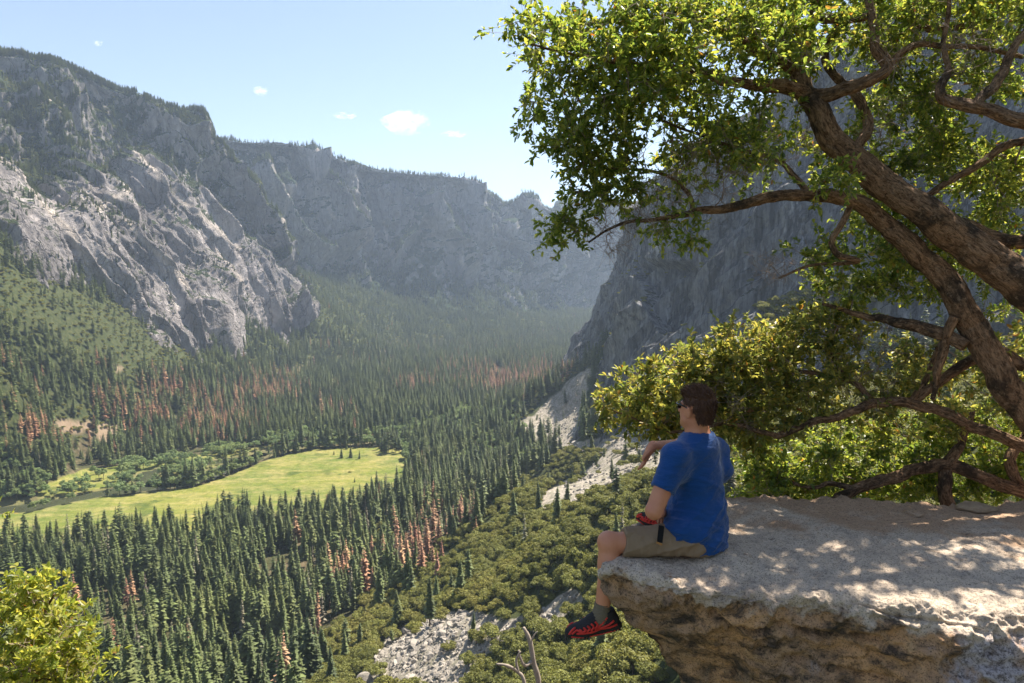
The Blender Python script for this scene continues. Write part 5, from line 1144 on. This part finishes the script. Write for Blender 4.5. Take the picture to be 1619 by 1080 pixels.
# collar ring
an = np.linspace(0, 2*math.pi, 40, endpoint=False); ax_ = nrm(neck1-neck0+fwd*.012); e1_ = nrm(np.cross(ax_, fwd)); e2_ = np.cross(ax_, e1_)
ring = neck0+upv*.006+ (np.cos(an)[:, None]*e1_*.076+np.sin(an)[:, None]*e2_*.074); Vr, Qr, _ = tube(np.vstack([ring, ring[:2]]), np.full(42, .0085), 8, cap=False)
part('collar', mesh_data('collar', Vr, Qr, sh.m), shirt)
# ---- shorts
t_ = Field((.35, 3.2, -.12), (1.42, 4.3, .55), .0052)
t_.cone(A(1106, 845, 3.74), A(1104, 862, 3.72), .136, .138, 0, fwd, .92).cone(hipL, hipL+(knL-hipL)*.82, .098, .081, .05, upv, 1.0)
t_.cone(hipR, hipR+(knR-hipR)*.72, .110, .085, .05).cone(hipL, hipR, .10, .10, .04)
E1 = hipL+(knL-hipL)*.84; d1 = nrm(knL-hipL+np.array([0, 0, .05])); t_.cut(lambda G: (G-E1)@d1, E1-.16, E1+.16, .003)
E2 = hipR+(knR-hipR)*.70; d2_ = nrm(knR-hipR); t_.cut(lambda G: (G-E2)@d2_, E2-.14, E2+.14, .003)
t_.cut(lambda G: -.005-G[..., 2], k=.02)
def wr2(P):
    r = P-hipL; a = r@d1; v = r[:, 2]
    return -(.009*(ridged(np.stack([a*11+v*4, v*5, r[:, 1]*5], 1)+1, 3)-.8)*sstep(.36, .05, a)+.003*fbm(P*18, 3)+.007*(ridged(np.stack([a*3, v*16+a*5, r[:, 1]*6], 1), 2)-.8))
t_.mod(wr2)
sr = NT('shorts_cloth'); P_ = sr.coord(); c = sr.mix(sr.noise(P_, 10, 5), (.22, .15, .09), (.31, .225, .145)); ft = sr.noise(sr.coord((40, 18, 18)), 1, 4, .6, .8)
sr.bsdf(c, .85, sr.bump(sr.math('ADD', sr.math('MULTIPLY', ft, .008), sr.math('MULTIPLY', sr.noise(P_, 800, 2), .0005)), .8, 1.0), .15)
shorts = part('shorts', t_.mesh('shorts', sr.m)); shorts['label'] = 'khaki knee length shorts'
# black strap hanging from the waist
stm = NT('strap_web'); stm.bsdf((.008, .008, .009), .8); bfm = NT('buckle'); bfm.bsdf((.35, .16, .04), .4)
def patch(px0, py0, px1, py1, w0, w1, D0, D1, th=.006):
    a, c_ = A(px0, py0, D0), A(px1, py1, D1); n_ = nrm(CAM-a); ax = nrm(c_-a); sx_ = nrm(np.cross(ax, n_)); V = []
    for p, w in ((a, w0), ((a+c_)/2, (w0+w1)/2), (c_, w1)):
        for s in (-1, 1):
            for q in (0, th): V.append(p+sx_*s*w/2+n_*q)
    Q = []
    for k in (0, 4): Q += [[k+1, k+3, k+7, k+5], [k, k+4, k+6, k+2], [k, k+1, k+5, k+4], [k+2, k+6, k+7, k+3]]
    Q += [[0, 2, 3, 1], [8, 9, 11, 10]]; return V, np.array(Q)
V, Q = patch(1046, 831, 1043, 858, .029, .029, 3.517, 3.502); stp = part('waist_strap', mesh_data('strap', V, Q, stm.m, False), shorts)
V, Q = patch(1043, 858, 1042, 861, .030, .030, 3.501, 3.500); part('strap_tip', mesh_data('strap_tip', V, Q, bfm.m, False), stp)
# ---- socks
skm = NT('sock_knit'); skm.bsdf(skm.mix(skm.noise(skm.coord((300, 300, 90)), 1, 3), (.13, .105, .07), (.2, .165, .115)), .95)
f = Field(anL-.12, anL+.12, .0042); shd = nrm(anL-knL); f.cone(anL-shd*.052, anL+shd*.035, .0425, .043, 0); f.cone(anL, anL+np.array([-.05, 0, -.055]), .042, .038, .02)
f.cut(lambda G: -((G-(anL-shd*.055))@shd), k=.003); f.mod(lambda P: -.0018*np.sin(((P-anL)@shd)*420)); socks = part('sock', f.mesh('sock', skm.m))
f = Field(anR-.12, anR+.12, .005); shd2 = nrm(anR-knR); f.cone(anR-shd2*.045, anR+shd2*.03, .043, .043, 0); f.cut(lambda G: -((G-(anR-shd2*.05))@shd2), k=.003); part('sock', f.mesh('sock', skm.m))
# ---- shoes
um = NT('shoe_upper'); um.bsdf(um.mix(um.noise(um.coord((120, 120, 120)), 1, 4), (.012, .012, .013), (.05, .045, .045)), .75)
rm = NT('shoe_red'); rm.bsdf((.62, .035, .022), .5, None, .4); som = NT('shoe_sole'); som.bsdf((.035, .03, .028), .8)
def shoe(ankle, fd, sdv, upx, near):
    fd = nrm(fd); upx = nrm(upx-fd*(upx@fd)); sdv = np.cross(upx, fd); Mx = np.array([fd, sdv, upx]); O = ankle-upx*.078
    def W(f_, s__, u_): return O+fd*f_+sdv*s__+upx*u_
    F1 = Field(O-.24, O+.24, .0042)
    F1.cone(W(-.055, 0, .042), W(-.02, 0, .052), .036, .040, 0).cone(W(-.02, 0, .05), W(.075, 0, .038), .042, .040, .02, sdv, 1.0).cone(W(.075, 0, .036), W(.165, 0, .026), .040, .030, .02, sdv, 1.28).cone(W(-.045, 0, .06), W(-.03, 0, .105), .038, .043, .02).cone(W(.01, 0, .09), W(.05, 0, .065), .035, .034, .02)
    F1.cut(lambda G: (.016-(G-O)@upx)); F1.cut(lambda G: (((G-O)@upx)-.103-.10*np.abs(((G-O)@fd)+.0)), k=.006)
    sh_ = part('shoe', F1.mesh('shoe', um.m))
    F2 = Field(O-.24, O+.24, .0042); F2.cone(W(-.062, 0, .012), W(.02, 0, .012), .040, .036, 0, sdv, 1.0).cone(W(.02, 0, .012), W(.10, 0, .012), .036, .041, .02, sdv, 1.05).cone(W(.10, 0, .012), W(.172, 0, .02), .041, .034, .02, sdv, 1.12)
    F2.cut(lambda G: ((G-O)@upx)-.024-.25*np.clip(((G-O)@fd)-.14, 0, 1)-.12*np.clip(-((G-O)@fd)-.03, 0, 1)); F2.cut(lambda G: -((G-O)@upx)-.006+.18*np.clip(((G-O)@fd)-.13, 0, 1)); F2.mod(lambda P: np.where(((P-O)@upx) < .006, .004*(np.sin(((P-O)@fd)*330) > .2), 0))
    part('sole', F2.mesh('sole', som.m), sh_)
    # red outsole edge and overlays, laid on the upper by marching inward
    def surf(f_, u_, s0):
        p = W(f_, .09*s0, u_); dr_ = -sdv*s0
        for k in range(60):
            i = np.clip(np.round((p-F1.o)/F1.h).astype(int), 0, np.array(F1.F.shape)-1)
            if F1.F[tuple(i)] < .001: break
            p = p+dr_*.0018
        return p-dr_*.002
    red = MB()
    for s0 in (1, -1):
        lines = [[(.045+k*.022, .074-.007*k), (.035+k*.022, .056-.004*k), (.050+k*.022, .040-.002*k), (.042+k*.022, .026)] for k in range(5)]
        lines += [[(-.055, .062), (-.03, .050), (.0, .040), (.03, .034)], [(-.02, .086), (-.0, .066), (.02, .050), (.04, .036)], [(.175, .030), (.150, .044), (.128, .040), (.110, .030)], [(-.07, .034), (-.04, .031), (0, .029), (.05, .028), (.1, .027), (.15, .030)], [(.188, .028), (.170, .046), (.150, .054)]]
        for ln in lines:
            p = smooth_path(np.array(ln), 5); X = np.array([surf(a_, b_, s0) for a_, b_ in p]); V, Q, T = tube(X, np.full(len(X), .0056), 6); red.add(V, Q, T)
        ln = [(-.075, .004), (-.02, .0), (.05, .0), (.12, .002), (.18, .016)]; p = smooth_path(np.array(ln), 5); X = np.array([W(a_, s0*(.037+.004*math.sin(a_*16)), b_) for a_, b_ in p]); V, Q, T = tube(X, np.full(len(X), .0035), 6); red.add(V, Q, T)
    part('overlay', red.data('overlay', rm.m), sh_)
    lace = MB()
    for k in range(4):
        a0 = surf(.022+k*.02, .088-.0085*k, 1); a1 = surf(.030+k*.02, .086-.0085*k, -1); mid = (a0+a1)/2+upx*.016; p = smooth_path(np.array([a0, mid, a1]), 5); V, Q, T = tube(p, np.full(len(p), .0024), 5); lace.add(V, Q, T)
    part('laces', lace.data('laces', um.m), sh_); sh_['label'] = 'black trail shoe with bright red overlays'
shoe(anL+np.array([0, 0, -.012]), (-1, -.12, -.14), None, np.array([-.10, 0, 1.0]), 1)
shoe(anR+np.array([-.002, 0, -.004]), (-.62, .78, -.02), None, np.array([0, 0, 1.0]), 1)
# ---- sunglasses
gm = NT('sunglass_frame'); gm.bsdf((.006, .006, .008), .2, None, .5)
fr = MB()
for s in (1, -1):
    p = smooth_path(np.array([hp(-.012, s*.083, -.001), hp(.000, s*.086, .014), hp(.045, s*.082, .024), hp(.078, s*.072, .026)]), 5); V, Q, T = tube(p, np.full(len(p), .0042), 6); fr.add(V, Q, T)
p = smooth_path(np.array([hp(.078, .072, .026), hp(.098, .04, .028), hp(.108, 0, .026), hp(.098, -.04, .028), hp(.078, -.072, .026)]), 5); V, Q, T = tube(p, np.full(len(p), .0035), 6); fr.add(V, Q, T)
sg = part('sunglasses', fr.data('sunglasses', gm.m))
ln_ = Field(HC-.14, HC+.14, .004)
for s in (1, -1): ln_.ell(hp(.086, s*.032, .010), (.007, .027, .017), HM, 0)
part('lens', ln_.mesh('lens', gm.m), sg)
# ================================================================== CLOUDS
cm_ = NT('cloud_vapour'); tc = cm_.n('ShaderNodeTexCoord'); oc = tc.outputs['Object']
ln_ = cm_.n('ShaderNodeVectorMath', operation='LENGTH'); cm_.l(oc, ln_.inputs[0]); oi_ = cm_.n('ShaderNodeObjectInfo'); va_ = cm_.n('ShaderNodeVectorMath', operation='ADD'); vs_ = cm_.n('ShaderNodeVectorMath', operation='SCALE'); cm_.l(oi_.outputs['Location'], vs_.inputs[0]); vs_.inputs['Scale'].default_value = .0011; cm_.l(oc, va_.inputs[0]); cm_.l(vs_.outputs[0], va_.inputs[1])
nz_ = cm_.noise(va_.outputs[0], 1.9, 8, .62, .2)
dn = cm_.math('MULTIPLY', cm_.math('SUBTRACT', cm_.math('ADD', cm_.math('MULTIPLY', nz_, 7.5), -3.2), ln_.outputs['Value']), .007, clamp=True)
pv_ = cm_.n('ShaderNodeVolumePrincipled'); pv_.inputs['Color'].default_value = (1, 1, 1, 1); cm_.l(dn, pv_.inputs['Density']); pv_.inputs['Anisotropy'].default_value = .3; cm_.l(pv_.outputs[0], cm_.out.inputs['Volume'])
V, T = boulder(3, 3); V = V/np.abs(V).max()*1.15
for k, (a, b, w_, h_, lb) in enumerate([(640,194,44,27,'small bright white puffy cloud, biggest one, left of the tree'), (411,144,15,10,'tiny white cloud high over the end of the left cliffs'), (154,68,9,6,'faint speck of cloud high above the left mountain'), (543,183,22,6,'thin faint streak of cloud left of the biggest cloud'), (716,212,24,6,'thin faint wisp of cloud right of the biggest cloud')]):
    c0 = at(np.array(a), np.array(b), np.array(13000.0)); s_ = 13000.0/F
    o = link('cloud', mesh_data('cloud', V, T, cm_.m, True)); o.location = tuple(c0); o.scale = (w_*s_*1.1, w_*s_*.7, h_*s_*1.35); tag(o, lb, 'cloud')
# ================================================================== CAMERA, SKY, SUN, AIR
cam = bpy.data.cameras.new('camera'); cam.sensor_width = 36; cam.lens = 24*F/1079.0*1.0; cam.clip_end = 80000; cam.clip_start = .05
cam.lens = 36*F/1619
co = bpy.data.objects.new('camera', cam); col.objects.link(co); co.location = CAM; co.rotation_euler = (math.pi/2-PITCH, 0, 0); scene.camera = co
SUN_AZ, SUN_EL = R(42), R(59)
sd = np.array([math.sin(SUN_AZ)*math.cos(SUN_EL), math.cos(SUN_AZ)*math.cos(SUN_EL), math.sin(SUN_EL)])
from mathutils import Vector
sl = bpy.data.lights.new('sun', 'SUN'); sl.energy = SUN_E; sl.angle = R(.53); sl.color = (1, .92, .80)
so = bpy.data.objects.new('sun', sl); col.objects.link(so); so.rotation_euler = Vector(-sd).to_track_quat('-Z', 'Y').to_euler()
w = bpy.data.worlds.new('World'); scene.world = w; w.use_nodes = True; nt = w.node_tree; nt.nodes.clear()
sky = nt.nodes.new('ShaderNodeTexSky'); sky.sky_type = 'NISHITA'; sky.sun_disc = False; sky.sun_elevation = SUN_EL; sky.sun_rotation = SUN_AZ
sky.altitude = 1300; sky.air_density = 1.0; sky.dust_density = .4; sky.ozone_density = 1.5
bg = nt.nodes.new('ShaderNodeBackground'); bg.inputs[1].default_value = SKY_E; wo = nt.nodes.new('ShaderNodeOutputWorld')
hs_ = nt.nodes.new("ShaderNodeHueSaturation"); hs_.inputs["Saturation"].default_value = .82; nt.links.new(sky.outputs[0], hs_.inputs["Color"]); nt.links.new(hs_.outputs[0], bg.inputs[0]); nt.links.new(bg.outputs[0], wo.inputs[0])
# air
if HAZE:
    hz = NT('haze_air'); pv = hz.n('ShaderNodeVolumePrincipled'); pv.inputs['Color'].default_value = (.62, .77, 1, 1); pv.inputs['Density'].default_value = HAZE; pv.inputs['Anisotropy'].default_value = .25
    hz.l(pv.outputs[0], hz.out.inputs['Volume'])
    x0, x1, y0, y1, z0, z1 = -4200, 3300, -300, 7900, FLOOR-90, 1250
    V = [(x, y, z) for x in (x0, x1) for y in (y0, y1) for z in (z0, z1)]
    o = link('haze', mesh_data('haze', V, np.array([[0,1,3,2],[4,6,7,5],[0,4,5,1],[2,3,7,6],[0,2,6,4],[1,5,7,3]]), hz.m, False)); tag(o, kind='stuff')
sc = scene; sc.render.engine = 'CYCLES'; sc.view_settings.view_transform = 'Standard'; sc.view_settings.look = 'None'; sc.view_settings.exposure = EXPO; sc.view_settings.gamma = 1
cy = sc.cycles; cy.use_denoising = True; cy.max_bounces = 6; cy.diffuse_bounces = 3; cy.glossy_bounces = 2; cy.transmission_bounces = 4; cy.volume_bounces = 1; cy.transparent_max_bounces = 8
try: cy.denoiser = 'OPENIMAGEDENOISE'; cy.denoising_prefilter = 'ACCURATE'
except Exception: pass
cy.use_adaptive_sampling = True; cy.adaptive_threshold = .01; cy.sample_clamp_indirect = 6
print('objects', len(bpy.data.objects))
